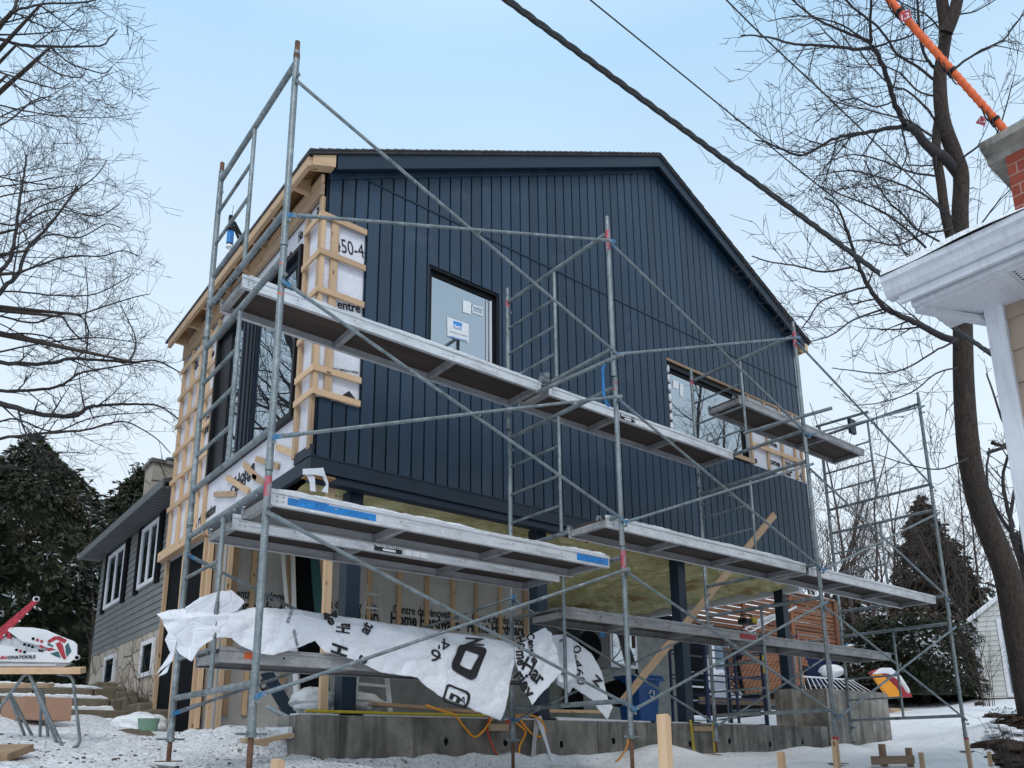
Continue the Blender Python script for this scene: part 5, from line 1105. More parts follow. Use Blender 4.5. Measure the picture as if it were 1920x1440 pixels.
# ------------------------------------------------------------------ evergreens
def foliage(name, par, mat, cen, rad, n, ls, shape='egg', droop=.5, snow=.12, seed=0, lump=.25, flat=.0, inner=.25):
    g = np.random.default_rng(seed); th = g.uniform(0, 2*np.pi, n); u = g.uniform(0, 1, n)
    if shape == 'cone': u = 1-(1-u*.999)**.62; prof = (.03+(1-u)**1.0)*(.78+.22*np.sin(u*70+np.sin(th*5)*1.2))
    elif shape == 'box': prof = np.ones(n)*(1/np.maximum(abs(np.cos(th)), abs(np.sin(th))))
    else: prof = np.sqrt(np.clip(1-(2*u-.72)**2/1.65, 0, 1))*np.where(u > .36, np.clip(1-((u-.36)/.64)**2.2, 0, 1)**.5, 1)
    lm = 1+lump*(np.sin(th*3+u*9+seed)*.5+np.sin(th*7-u*17)*.3+np.sin(th*13+u*31)*.25)
    rr = prof*lm*(1-inner*g.uniform(0, 1, n)**2)
    if shape == 'box':
        top = g.uniform(0, 1, n) < .35; rr = np.where(top, rr*np.sqrt(g.uniform(0, 1, n)), rr); u = np.where(top, 1+.05*np.sin(th*9)+.03*g.normal(size=n), u)
    x = cen[0]+rad[0]*rr*np.cos(th); y = cen[1]+rad[1]*rr*np.sin(th); z = cen[2]+rad[2]*u+g.normal(size=n)*.03
    if shape == 'cone': z -= .16*rad[0]*rr
    K = 26 if shape != 'box' else 12                           # leaves gathered into drooping sprays
    ns = n//K; n = ns*K; th, u, rr, prof = [np.repeat(q[:ns], K) for q in (th, u, rr, prof)]
    bx = np.stack([x[:ns], y[:ns], z[:ns]], 1); od = np.stack([np.cos(th[::K]), np.sin(th[::K]), -droop*.6+.0*th[::K]], 1)+g.normal(size=(ns, 3))*.35; od /= np.linalg.norm(od, axis=1)[:, None]
    sl_ = (ls*(4.2 if shape != 'box' else 1.6)*g.uniform(.5, 1.25, ns))[:, None]*(1 if shape != 'cone' else (.35+.65*(1-u[::K]))[:, None])
    tt = g.uniform(-.55, .5, (ns, K, 1)); sdv = np.cross(od, g.normal(size=(ns, 3))); sdv /= np.linalg.norm(sdv, axis=1)[:, None]; w_ = g.uniform(-1, 1, (ns, K, 1))*(.55-tt)*.32
    c = (bx[:, None, :]+od[:, None, :]*sl_[:, None, :]*tt+sdv[:, None, :]*sl_[:, None, :]*w_-np.array([0, 0, 1])*droop*.22*sl_[:, None, :]*(tt+.5)**2).reshape(-1, 3)
    x, y, z = c[:, 0], c[:, 1], c[:, 2]
    out = np.repeat(od, K, axis=0)+np.sign(w_.reshape(-1, 1))*np.repeat(sdv, K, axis=0)*.6+g.normal(size=(n, 3))*.25-np.array([0, 0, 1])*droop*.3
    out /= np.linalg.norm(out, axis=1)[:, None]; sd = np.cross(out, g.normal(size=(n, 3))); sd /= np.linalg.norm(sd, axis=1)[:, None]
    l = ls*g.uniform(.5, 1.3, n)[:, None]; w = l*.16
    a = c-out*l*.5; vs = np.stack([a-sd*w*.4, a+sd*w*.4, c+out*l*.1+sd*w, c+out*l*.5, c+out*l*.1-sd*w], 1).reshape(-1, 3)-np.array(ORG[par.name])
    fs = np.arange(n*5).reshape(n, 5)
    me = bpy.data.meshes.new(name); me.from_pydata(vs.tolist(), [], fs.tolist()); me.materials.append(mat)
    cl = (np.sin(x*2.3+z*3.1)+np.sin(y*2.9-z*1.7)+g.normal(size=n)*.9); sn = ((cl > 2.4-snow*6)*(g.uniform(0, 1, n) < .55)*(rr > prof*.9)).astype(np.float32)
    at = me.attributes.new('snowy', 'FLOAT', 'FACE'); at.data.foreach_set('value', sn); me.update()
    o = bpy.data.objects.new(name, me); C.objects.link(o); o.parent = par; ORG[o.name] = ORG[par.name]; return o
def evergreen(name, base, rad, n, ls, lab, mat, shape='egg', seed=0, snow=.1, grp=None, droop=.5, lump=.25, cat='tree', core=.78):
    t = thing(name, lab, cat, base, grp); b = V(base)
    MB().tube([b-V((0,0,.3)), b+V((0,0,rad[2]*.9))], [.14, .03], 9).build('trunk', M['bark'], t)
    foliage('foliage', t, M[mat], b+V((0,0,.1)), rad, n, ls, shape, droop, snow, seed, lump)
    if core:                                                      # dense inner boughs, same leaf material, kept well inside the outline
        m = MB(); k = 16
        for j in range(13):
            u = j/12; pr = (1-u)*.9 if shape == 'cone' else (1.0 if shape == 'box' else math.sqrt(max(0, 1-(2*u-.72)**2/1.65))*(1 if u < .36 else max(0, 1-((u-.36)/.64)**2.2)**.5))
            for i in range(k):
                a = 6.283*i/k; q = core*pr*(1+.12*math.sin(i*2.3+j*1.7)); m.v.append((b.x+rad[0]*q*math.cos(a), b.y+rad[1]*q*math.sin(a), b.z+.1+rad[2]*u*.96))
        m.f = [(j*k+i, j*k+(i+1) % k, (j+1)*k+(i+1) % k, (j+1)*k+i) for j in range(12) for i in range(k)]+[tuple(range(12*k, 13*k))]
        m.build('inner_boughs', M[mat], t)
    return t
def gz(p, z): return (p[0], p[1], z)
evergreen('cedar_tree', gz(dep(15, 1200, 19), 1.0), (2.35, 2.35, 6.6), 110000, .15, 'broad dark cedar at the far left with snow flecks', 'cedarleaf', seed=1, snow=.07, grp='cedars left of the house')
evergreen('cedar_tree', gz(dep(235, 1200, 24), 1.0), (1.9, 1.9, 7.6), 50000, .17, 'cedar rising behind the roof edge of the gray sided house', 'cedarleaf', seed=2, snow=.05, grp='cedars left of the house', lump=.4)
evergreen('cedar_tree', gz(dep(310, 1200, 27), 1.0), (1.6, 1.6, 8.4), 34000, .18, 'cedar just left of the gray house chimney', 'cedarleaf', seed=3, snow=.05, grp='cedars left of the house', lump=.4)
evergreen('cedar_tree', gz(dep(140, 1200, 25), 1.0), (2.2, 2.2, 5.2), 45000, .18, 'lower cedar in the gap between broad cedar and gray house', 'cedarleaf', seed=4, snow=.03, grp='cedars left of the house', lump=.35)
evergreen('cedar_tree', gz(dep(-160, 1200, 20), 1.0), (2.4, 2.4, 6.4), 30000, .2, 'cedar half outside the left edge', 'cedarleaf', seed=5, snow=.05, grp='cedars left of the house')
for k, u in enumerate((160, 172, 185)):
    gtree(dep(u, 1300, 17+k), 4.6+k*.5, 1.0, 95+k, ['dark bare stem nearest the gray house corner, left one', 'dark bare stem nearest the gray house corner, middle one', 'dark bare stem touching the gray house corner'][k], .05, lev=1, nl=10, dens=.6, grp='bare stems beside the gray house', minr=.004)
evergreen('spruce_tree', gz(dep(1768, 1240, 28), 1.3), (3.3, 3.3, 7.7), 110000, .18, 'tall dark spruce between the scaffold and the maple trunk', 'spruceleaf', 'cone', seed=6, snow=.08, droop=.35, lump=.22, core=.45)
evergreen('brown_conifer', gz(dep(1700, 1240, 24), 1.2), (3.0, 2.4, 3.0), 50000, .17, 'brown snow dusted conifer behind the hedge, in front of the spruce', 'brownleaf', seed=7, snow=.16, lump=.4, grp='brown conifers behind the hedge')
evergreen('brown_conifer', gz(dep(1600, 1240, 25), 1.2), (2.6, 2.4, 3.5), 44000, .17, 'brown snow dusted conifer behind the orange playhouse', 'brownleaf', seed=8, snow=.16, lump=.4, grp='brown conifers behind the hedge')
evergreen('brown_conifer', gz(dep(1510, 1240, 27), 1.2), (2.6, 2.4, 3.7), 30000, .17, 'brown conifer behind the slatted wooden screen', 'brownleaf', seed=9, snow=.12, lump=.4, grp='brown conifers behind the hedge')
evergreen('cedar_hedge', gz(dep(1735, 1300, 20.5), 1.15), (2.0, 1.2, 1.75), 60000, .10, 'clipped dark hedge with snow patches left of the pale shed', 'hedgeleaf', 'box', seed=10, snow=.12, lump=.12, cat='hedge', core=.85)
# ------------------------------------------------------------------ pale shed
sx = dep(1848, 1306, 20); S = thing('garden_shed', 'pale lap sided shed with a glazed door and snowy roof, behind the thick maple trunk', 'shed', sx)
A = dep(1813, 1158, 20); B_ = dep(1846, 1306, 20); z0, z1 = B_.z-.05, A.z; ey = dep(1880,1306,20).copy(); ey.z = 0; ey.normalize(); ex = V((ey.y, -ey.x, 0))
def SP(a, b, z): return B_+ex*a+ey*b+V((0,0,z-B_.z))
Wd = 2.6
m = MB(); m.prism([SP(0,0,z0),SP(Wd,0,z0),SP(Wd,0,z1),SP(Wd/2,0,z1+.95),SP(0,0,z1)], ey*2.4); m.build('walls', M['beigelap'], S)
m = MB(); z = z0+.05
while z < z1: 
    a = SP(.06,0,z); b = SP(.48,0,z); m.add([a-ey*.018,b-ey*.018,b+V((0,0,.12))-ey*.002,a+V((0,0,.12))-ey*.002,a,b], [(0,1,2,3),(4,5,1,0)]); z += .125
while z < z1+.8:
    h = (z-z1)/.95*Wd/2+.05; a = SP(h,0,z); b = SP(Wd-h,0,z); m.add([a-ey*.018,b-ey*.018,b+V((0,0,.12))-ey*.002,a+V((0,0,.12))-ey*.002,a,b], [(0,1,2,3),(4,5,1,0)]); z += .125
m.build('lap_siding', M['beigelap'], S)
MB().beam(SP(0,-.02,z0), SP(0,-.02,z1), .12, .12, ey).build('corner_trim', M['white'], S)
r = MB(); r.prism([SP(-.14,-.12,z1-.10),SP(Wd/2,-.12,z1+.98),SP(Wd/2,-.12,z1+1.05),SP(-.14,-.12,z1-.02)], ey*2.9); r.prism([SP(Wd/2,-.2,z1+.98),SP(Wd+.25,-.2,z1-.18),SP(Wd+.25,-.2,z1-.10),SP(Wd/2,-.2,z1+1.05)], ey*2.9); ro2 = r.build('roof', M['white'], S)
r = MB(); r.prism([SP(-.14,-.10,z1-.015),SP(Wd/2,-.10,z1+1.055),SP(Wd/2,-.10,z1+1.11),SP(-.14,-.10,z1+.04)], ey*2.8); r.build('roof_snow', M['snow'], ro2)
dr = MB().prism([SP(.5,-.03,z0+.02),SP(1.7,-.03,z0+.02),SP(1.7,-.03,z1-.0),SP(.5,-.03,z1-.0)], ey*.02).build('door', M['white'], S)
MB().prism([SP(.6,-.045,z0+.12),SP(1.6,-.045,z0+.12),SP(1.6,-.045,z1-.12),SP(.6,-.045,z1-.12)], ey*.012).build('pane', M['blueglass'], dr)
# ------------------------------------------------------------------ slatted cedar screen, lattice, playhouse, slide
fy = 9.9
fence = thing('slatted_screen', 'red brown slatted wood privacy screen with snow on its boards', 'screen', aty(1430, 1205, fy))
x0, x1 = aty(1285, 1150, fy).x, aty(1562, 1150, fy).x; zt = aty(1500, 1119, fy).z; zb_ = aty(1500, 1205, fy).z; nS = 11; ph = (zt-zb_)/nS
for k in range(nS):
    z = zb_+ph*k
    for a, b in ((x0, (x0+x1)/2), ((x0+x1)/2, x1)):
        MB().box((a+.01, fy-.02+random.uniform(-.006,.006), z+random.uniform(0,.01)), (b-.01, fy+.005, z+ph*.80)).build('slat', M['cedarx'], fence)
    if k % 3 == 1: snow_strip(x0+random.uniform(0,1), x1-random.uniform(0,1), fy-.035, fy+.0, z+ph*.80, .008, fence, k)
for u in (1288, 1391, 1480, 1562): x = aty(u,1150,fy).x; MB().box((x-.05, fy-.07, zb_-.25), (x+.05, fy-.03, zt+.04)).build('post', M['cedarz'], fence)
MB().box((x1+.06, fy-.07, zb_-.3), (x1+.14, fy+.02, zt+.02)).build('post', M['oldwoodz'], fence)
MB().box((x0, fy-.1, zt+.01), (x1, fy+.02, zt+.05)).build('top_rail', M['cedarx'], fence); snow_strip(x0, x1, fy-.1, fy+.02, zt+.05, .02, fence, 44)
def lattice(o, ux, uy, w, h, lab, p=.14, sw=.058):
    o, ux, uy = V(o), V(ux).normalized(), V(uy).normalized(); n = ux.cross(uy).normalized(); m = MB()
    for s in (1, -1):
        k = -h
        while k < w+h:
            pts = []
            for t in (0, 1):                                      # clip a 45 degree line a = k + s*b
                pass
            b0, b1 = 0, h
            if s == 1: lo, hi = max(0, -k), min(h, w-k); f_ = lambda b: k+b
            else: lo, hi = max(0, k-w), min(h, k); f_ = lambda b: k-b
            if hi-lo > .04: m.beam(o+ux*f_(lo)+uy*lo+n*.006*s, o+ux*f_(hi)+uy*hi+n*.006*s, sw, .010, n)
            k += p
    t = m.build('lattice_panel', M['cedarx'], None); tag(t, lab, 'lattice', 'lattice panels stacked in the snow'); return t
L0 = aty(1398, 1302, 9.3); L1 = aty(1462, 1292, 9.25); up_ = aty(1386, 1240, 9.6)-L0
lattice(L0, L1-L0, up_, (L1-L0).length+.9, up_.length+.05, 'tan lattice panel standing in snow behind the dark blue rolling scaffold')
L0 = aty(1395, 1238, 9.75); lattice(L0, (1,-.05,.0), aty(1380,1200,10.0)-L0, 2.2, .75, 'upper lattice panel leaning back above the standing one')
L0 = aty(1372, 1300, 9.9); lattice(L0, (.25,.0,0), aty(1358,1225,10.1)-L0, .30, 1.0, 'narrow lattice strip at the left of the lattice pile')
L0 = aty(1588, 1268, 10.6); lattice(L0, aty(1616,1268,10.6)-L0, (0,0,1), .55, .42, 'small lattice square under the orange playhouse', .10, .04)
ph0 = aty(1617, 1266, 10.6); ph1 = aty(1664, 1268, 10.4); P_ = thing('playhouse', 'orange brown wooden playhouse wall with a snow capped flat roof', 'playhouse', ph0)
h_ = aty(1617,1226,10.6).z-ph0.z
MB().box((ph0.x, 10.4, ph0.z-.2), (ph1.x, 10.9, ph0.z+h_)).build('walls', M['cedarz'], P_)
MB().box((aty(1575,1210,10.6).x, 10.3, ph0.z+h_+.005), (ph1.x+.08, 11.0, ph0.z+h_+.10)).build('roof', M['oldwoodx'], P_); snow_strip(aty(1575,1210,10.6).x, ph1.x+.08, 10.3, 11.0, ph0.z+h_+.10, .10, P_, 66)
MB().box((ph0.x-.0, 10.385, ph0.z+.10), (ph1.x-.2, 10.398, ph0.z+.16)).build('crosspiece', M['white'], P_)
MB().box((aty(1520,1235,11).x, 10.8, ph0.z-.3), (aty(1575,1235,11).x, 11.2, ph0.z+.55)).build('dark_tub', M['navyblue'], None, bevel=.06)
tag(bpy.data.objects['dark_tub'], 'dark tub heaped with snow behind the extension ladder', 'tub'); bag('snow_heap', aty(1558, 1258, 10.7), (.40,.3,.16), 'rounded heap of snow beside the dark tub', 71, 'snow', 'snow heap')
bpy.data.objects['snow_heap']['kind'] = 'structure'
sl = thing('slide', 'yellow and red plastic childrens slide half buried in snow', 'slide', dep(1690, 1308, 17.5))
pa = [(1637,1266),(1650,1260),(1664,1272),(1680,1287),(1693,1306),(1668,1307),(1655,1292)]
MB().prism([dep(u, v, 17.5) for u, v in pa], (.0,.06,0)).build('side', M['cord'], sl, bevel=.01)
pb = [(1650,1260),(1664,1253),(1682,1262),(1703,1290),(1712,1307),(1694,1307),(1680,1287),(1664,1272)]
MB().prism([dep(u, v, 17.6) for u, v in pb], (.0,.3,0)).build('chute', M['red'], sl, bevel=.01)
pc = [(1640,1264),(1655,1252),(1672,1252),(1690,1267),(1706,1292),(1708,1300),(1690,1275),(1675,1265),(1664,1262)]
MB().prism([dep(u, v, 17.45) for u, v in pc], (.0,.08,0)).build('snow', M['snow'], sl, bevel=.015)
# ------------------------------------------------------------------ eroded bank, rocks
def rock(c, r, seed, lab, mat='dirt', name='soil_clod'):
    o = MB().ellipsoid(c, r, 18, 11, .22, seed).build(name, M[mat], None, True); tag(o, lab, 'rock' if name == 'rock' else 'bank'); return o
def onground(u, v):
    d = 4.0
    while d < 40:
        p = dep(u, v, d)
        if p.z < hgt(p.x, p.y, False): return V((p.x, p.y, hgt(p.x, p.y, False)))
        d += .05
    return dep(u, v, 11)
bk = thing('eroded_bank', 'eroded brown soil bank with exposed roots under overhanging snow at lower right', 'bank', dep(1885, 1435, 9.5)); bk['kind'] = 'structure'
rr = random.Random(9)
for i, (u, v, a, b, c_) in enumerate(((1866,1345,.22,.2,.07),(1902,1352,.34,.25,.08),(1925,1356,.34,.25,.09),(1848,1402,.16,.2,.06),(1880,1400,.26,.25,.08),(1912,1412,.36,.3,.12),(1880,1428,.20,.3,.07),(1905,1440,.3,.3,.10))):
    MB().ellipsoid(onground(u, v)-V((0,0,.0)), (a, b, c_), 26, 14, .22, i).build('soil', M['dirt'], bk, True)
m = MB()
for k in range(46):
    u, v = rr.uniform(1845,1925), rr.uniform(1330,1440); p = onground(u, v)+V((0,0,.03)); q = [p]
    for s_ in range(5): p = p+V((rr.uniform(-.10,.12), rr.uniform(-.03,.03), rr.uniform(-.09,.05))); q.append(p)
    m.tube(q, [.010,.009,.007,.006,.004,.003], 5)
m.build('roots', M['twigbrown'], bk, True)
m = MB()
for k in range(7):
    u, v = rr.uniform(1862,1920), rr.uniform(1352,1425); m.ellipsoid(onground(u, v)+V((0,0,.06)), (.16, .10, .03), 12, 6, .2, k)
m.build('snow', M['snow'], bk, True)
o = MB().ellipsoid(onground(1837, 1322), (.12,.1,.08), 16, 10, .15, 3).build('rock', M['dirt'], None, True); tag(o, 'dark rock poking out of snow left of the exposed roots', 'rock')
o = MB().ellipsoid(onground(1865, 1312), (.07,.06,.05), 16, 10, .15, 4).build('rock', M['conc'], None, True); tag(o, 'small gray rock on the snow crest before the shed', 'rock')
# ------------------------------------------------------------------ tan house on the right
R_ = thing('tan_neighbor_house', 'tan sided house corner with white eave, gutter and brick chimney at the right edge', 'house', (5.5, -1, -1.5))
GXx = 4.16; ye = 1.83; ez = 2.6
prof = [(0,0),(-.0,-.035),(.02,-.05),(.03,-.085),(.055,-.115),(.12,-.115),(.12,0)]
MB().prism([(GXx+a, ye, ez+b) for a, b in prof], (0,-5,0)).build('gutter', M['whitesoffit'], R_)
MB().box((GXx+.075, ye-5, ez-.165), (GXx+.10, ye-.06, ez-.117)).build('fascia', M['whitesoffit'], R_)
MB().box((GXx+.122, ye-5, ez-.19), (GXx+.15, ye-.10, ez-.02)).build('fascia', M['whitesoffit'], R_)
m = MB(); m.box((GXx+.152, ye-5, ez-.20), (4.68, ye-.14, ez-.188)); so_ = m.build('soffit', M['whitesoffit'], R_)
m = MB()
for k in range(10): 
    y = 1.03-.30*k; m.box((GXx+.16, y, ez-.2045), (4.64, y+.008, ez-.2005))
m.build('soffit_seam', M['aludark'], so_)
m = MB()
for k in range(9):
    for a in range(4):
        for b in range(16):
            x = GXx+.18+.028*b; y = 1.225-.30*k-.05*a; 
            if x < 4.62: m.box((x, y, ez-.2035), (x+.008, y+.008, ez-.2002))
m.build('vent_perforation', M['dark'], so_)
MB().beam((GXx+.15, ye-.12, ez-.20), (4.71, 1.50, ez-.235), .05, .03).build('rake_trim', M['whitesoffit'], R_)
m = MB(); m.box((GXx+.16, 1.25, ez-.206), (4.66, 1.30, ez-.2015)); m.build('soffit_trim', M['whitesoffit'], R_)
m = lap(MB(), 4.67, -3.2, 1.40, -1.3, ez-.19, .19, 1, .016); m.box((4.672, -3.2, -1.5), (4.9, 1.40, ez-.19)); m.build('lap_siding', M['tanlap'], R_)
MB().box((4.625, 1.395, -1.5), (4.72, 1.49, ez-.19)).build('corner_trim', M['whitesoffit'], R_, bevel=.004)
MB().box((4.72, 1.42, -1.5), (10, 1.48, ez-.2)).build('end_wall', M['tanlap'], R_)
r = MB(); r.prism([(GXx+.04, ye, ez+.004), (8.5, ye, ez+1.75), (8.5, ye, ez+1.69), (GXx+.04, ye, ez-.01)], (0,-5,0)); r2 = r.build('roof', M['grayroof'], R_)
n_ = 60; m = MB(); rr = random.Random(4)
for j in range(n_+1):
    y = ye-.01-5*j/n_; th = .028+.02*math.sin(j*.55)+.012*rr.random()
    for i, (x, dz) in enumerate(((GXx-.012, .0), (GXx-.005, th*.8), (GXx+.06, th*1.2), (GXx+.6, th*1.3), (8.4, th))): m.v.append((x+(.01*math.sin(j*.8) if i < 2 else 0), y, ez+.004+max(0, x-GXx-.04)*.402+dz))
m.f = [(j*5+i, (j+1)*5+i, (j+1)*5+i+1, j*5+i+1) for j in range(n_) for i in range(4)]+[(0,1,2,3,4)]; m.build('roof_snow', M['snow'], r2, True)
cx = 5.0; c0 = atx(1835, 268, cx); c1 = atx(1872, 300, cx+.09)
ch = MB().box((cx+.10, c0.y-1.2, 2.5), (cx+.8, c0.y-.10, c0.z-.0)).build('chimney', M['brick'], R_)
m = MB(); y1_ = c0.y; zc = c0.z; prf = [(0,zc-.055),(0,zc-.008),(.02,zc+.01),(.9,zc+.01),(.9,zc-.12),(.10,zc-.12),(.085,zc-.085)]
m.prism([(cx+a, y1_, z) for a, z in prf], (0,-1.3,0)); m.build('chimney_cap', M['conc'], ch)
# ------------------------------------------------------------------ cables and the orange guarded line
def strand(pts, r, off=0, n=60, pitch=.22, R_=0):
    pts = [V(p) for p in pts]; out = []; L = sum((b-a).length for a, b in zip(pts, pts[1:])); steps = int(L/.05) if R_ else 40
    for i in range(steps+1):
        t = i/steps*(len(pts)-1); k = min(int(t), len(pts)-2); s = t-k; p0, p1, p2, p3 = pts[max(0,k-1)], pts[k], pts[k+1], pts[min(len(pts)-1,k+2)]
        p = .5*((2*p1)+(p2-p0)*s+(2*p0-5*p1+4*p2-p3)*s*s+(3*p1-p0-3*p2+p3)*s**3)
        if R_: a = 2*math.pi*i*.05/pitch+off; p = p+V((-.5*math.sin(a), .3*math.sin(a), math.cos(a)))*R_
        out.append(p)
    return out
kc = thing('service_cable', 'thick black twisted service cable crossing the sky diagonally over the gable', 'cable', dep(1300, 256, 7))
pth = [dep(880,-52,5.4), dep(1300,256,7), dep(1655,517,8.4), dep(1872,673,9.4), dep(2150,860,10.8)]
for k in range(3): MB().tube(strand(pth, 0, k*2.1, R_=.017, pitch=.5), .0165, 6).build('strand', M['cable'], kc, True)
for pts, lb in (([dep(1075,-26,8), dep(1400,238,9.5), dep(1560,368,10.2), dep(1720,490,11.5)], 'thin wire running just above the thick twisted cable'), ([dep(1352,-10,8.2), dep(1440,77,8.6), dep(1600,228,9.2), dep(1860,480,10.5)], 'thin wire passing through the maple crown at upper right')):
    o = MB().tube(strand(pts, 0), .0085, 6).build('overhead_wire', M['cable'], None, True); tag(o, lb, 'wire')
og = thing('cable_guard', 'orange ribbed insulating guard on a line with red tags, above the brick chimney', 'cable guard', dep(1775, 125, 6.3))
a = dep(1640,-32,6.4); b = dep(1905,268,6.1); d = (b-a).normalized(); L = (b-a).length
ts = [0, .185, .56, .86, 1.0]
for s0, s1 in zip(ts, ts[1:]):
    m = MB(); p = a+d*L*(s0+.01); n = int(L*(s1-s0)/.03); pts = []; rs = []
    for i in range(n+1): pts += [p+d*(.03*i), p+d*(.03*i+.017)]; rs += [.024+.003*random.random(), .029 if i % 2 else .025]
    m.tube(pts, rs, 14); m.build('guard_section', M['orange'], og, True)
for s0 in ts[1:4]:
    p = a+d*L*s0; MB().tube([p-d*.012, p+d*.012], .033, 14).tube([p+V((.02,0,0))-d*.06, p+V((.05,-.02,-.10))], .006, 6).build('clamp', M['blackpl'], og, True)
    MB().tube([p+d*(.008*k-.12)+V((.055*math.cos(k*.8),.02,.055*math.sin(k*.8))) for k in range(26)], .005, 5).build('tie', M['blackpl'], og)
for (q, tx, lb) in ((((1686,24),(1706,17),(1709,35),(1688,42)), ((1691,38),(1706,32)), 1), (((1839,217),(1851,221),(1846,236),(1829,231)), ((1835,230),(1848,229)), 2)):
    dd = 6.25; nn = -ray(1700, 30).normalized(); P4 = [dep(u, v, dd) for u, v in q]; tg = MB().prism(P4, ray(1700,30).normalized()*.003).build('tag', M['red'], og)
    text('1,2', dep(*tx[0], dd-.01), dep(*tx[1], dd-.01), nn, M['whiteink'], og, height=.036, bold=.02)
# ------------------------------------------------------------------ left foreground: sawhorses with a siding tool
DD = 6.6
def pt(u, v, d=DD): return dep(u, v, d)
fwd = V(RM[2])
tool = thing('siding_tool', 'white fan shaped siding tool with a raised red arm lying on sawhorse boards', 'tool', pt(70, 1248))
def plate(pix, d, th, mat, name, par=tool, bev=.0): return MB().prism([pt(u, v, d) for u, v in pix], fwd*th).build(name, M[mat], par, bevel=bev)
top = plate([(-30,1240),(-30,1226),(60,1223),(108,1219),(40,1202),(14,1183),(17,1178),(30,1176),(60,1177),(85,1181),(110,1192),(138,1203),(144,1209),(144,1232),(130,1243),(90,1242)], DD, .015, 'white', 'top_plate', bev=.003)
plate([(-30,1221),(-30,1196),(20,1194),(50,1203),(112,1219),(100,1224),(30,1226)], DD+.03, .012, 'whitesoffit', 'middle_plate'); plate([(-30,1232),(-30,1205),(20,1212),(70,1224),(60,1236)], DD+.025, .004, 'white', 'lower_plate')
plate([(-30,1243),(100,1243),(130,1245),(118,1252),(90,1251),(-30,1251)], DD+.0, .06, 'aludark', 'base_rail'); plate([(-30,1246),(105,1246),(105,1248),(-30,1248)], DD-.006, .004, 'white', 'base_rail')
for k, (u, v, r) in enumerate(((62,1197.5,2.6),(70,1200,2.6),(78,1202.5,2.6),(46,1208.5,2.6),(54,1210.5,2.6),(61,1213,2.6),(31,1218.5,2.6),(38,1220.5,2.6),(46,1222.5,2.6))):
    MB().disc(pt(u, v, DD-.004), fwd, r*DD/F, .008, 14).build('red_washer' if k in (1,2,7) else 'bolt_hole', M['red' if k in (1,2,7) else 'dark'], tool)
for (pix, mt) in (([(88,1202),(102,1193),(112,1193),(125.5,1200),(120.5,1206),(106,1199),(92,1206)], 'red'), ([(104,1207),(112,1202.5),(117.5,1209),(124,1235),(120,1237),(116,1232.5)], 'red'), ([(127.5,1205),(134,1221),(125,1232),(123,1222.5),(122,1211)], 'teal'), ([(89,1205.5),(100,1210.5),(99,1213),(89,1210)], 'teal'), ([(94,1225),(109,1221),(114,1234),(102,1230)], 'teal'), ([(71,1211),(76,1209),(84,1213),(80,1216)], 'red'), ([(87,1216),(98,1214),(100,1219),(90,1221)], 'red'), ([(71,1217),(80,1219),(82,1223),(72,1222)], 'ink')):
    plate(pix, DD-.003, .002, mt, 'emblem')
text('INN', pt(-7,1236,DD-.004), pt(14,1235.6,DD-.004), -fwd, M['red'], tool, height=.026, bold=.03, shear=.2); text('OVATOOLS', pt(15,1235.6,DD-.004), pt(67,1234,DD-.004), -fwd, M['ink'], tool, height=.026, bold=.03, shear=.2)
arm = MB()
A0, A1 = V((-14,1202)+(0,)), V((66,1128)+(0,)); n_ = 6
for k in range(n_):
    a = A0.lerp(A1, k/n_); b = A0.lerp(A1, (k+1)/n_+.02); w = 17-k*1.6; arm.beam(pt(a.x, a.y, DD+.02), pt(b.x, b.y, DD+.02), w*DD/F, .03-.002*k, fwd)
arm.build('red_arm', M['red'], tool)
for k in range(5): a = A0.lerp(A1, .2+.18*k); MB().disc(pt(a.x+6, a.y+4, DD-.002), fwd, .006, .012, 8).build('rivet', M['white'], tool)
for u, v in ((68,1123),(144,1233)):
    MB().disc(pt(u, v, DD-.002), fwd, .021, .03, 18).build('ring', M['white'], tool); MB().disc(pt(u, v, DD-.020), fwd, .015, .008, 16).build('ring_hole', M['dark'], tool)
plate([(14,1187),(18,1187),(20,1198),(13,1198)], DD-.01, .02, 'red', 'red_arm_foot')
def horse(lab, loops, beamp, d):
    t = thing('sawhorse', lab, 'sawhorse', pt(*loops[0][0], d), 'tubular sawhorses at the lower left')
    for i, lp in enumerate(loops):
        P = []
        for k in range(len(lp)-1):
            a, b = lp[k], lp[k+1]
            for s in (.0, .12, .5, .88): P.append(pt(a[0]+(b[0]-a[0])*s, a[1]+(b[1]-a[1])*s, d+(.12 if i % 2 else -.0)))
        P.append(pt(*lp[-1], d)); MB().tube(P, .013, 10).build('leg_frame', M['galv'], t, True)
    return t
horse('near tubular steel sawhorse under the white siding tool', [[(-14,1345),(44,1268),(50,1263),(56,1266),(118,1402),(128,1408),(146,1398),(150,1388),(137,1275),(130,1266),(108,1264)], [(56,1268),(112,1408),(120,1410)]], None, DD)
horse('far tubular steel sawhorse just behind the near one', [[(16,1300),(58,1410),(68,1412),(90,1402),(92,1394),(80,1296),(74,1290),(56,1290)], [(20,1302),(75,1408),(82,1404)], [(78,1300),(74,1402)]], None, DD+.5)
for (a, b, w, d, lb) in (((-60,1257),(156,1257),.05,DD,'top pale board across the sawhorses carrying the siding tool'), ((-60,1286),(97,1285),.032,DD+.45,'lower pale board behind the sawhorse top')):
    o = MB().beam(pt(*a, d), pt(*b, d), w, .09, fwd).build('board', M['pinex'], None, bevel=.003); tag(o, lb, 'board')
bx_ = MB(); P = [pt(44,1349,8.3), pt(133,1352,8.3), pt(136,1309,8.3), pt(47,1305,8.3)]; bx_.prism(P, V((-.15,.45,0))); cb = bx_.build('cardboard_box', M['card'], None, bevel=.004); tag(cb, 'long brown cardboard box leaning on the stone steps behind the sawhorses', 'box')
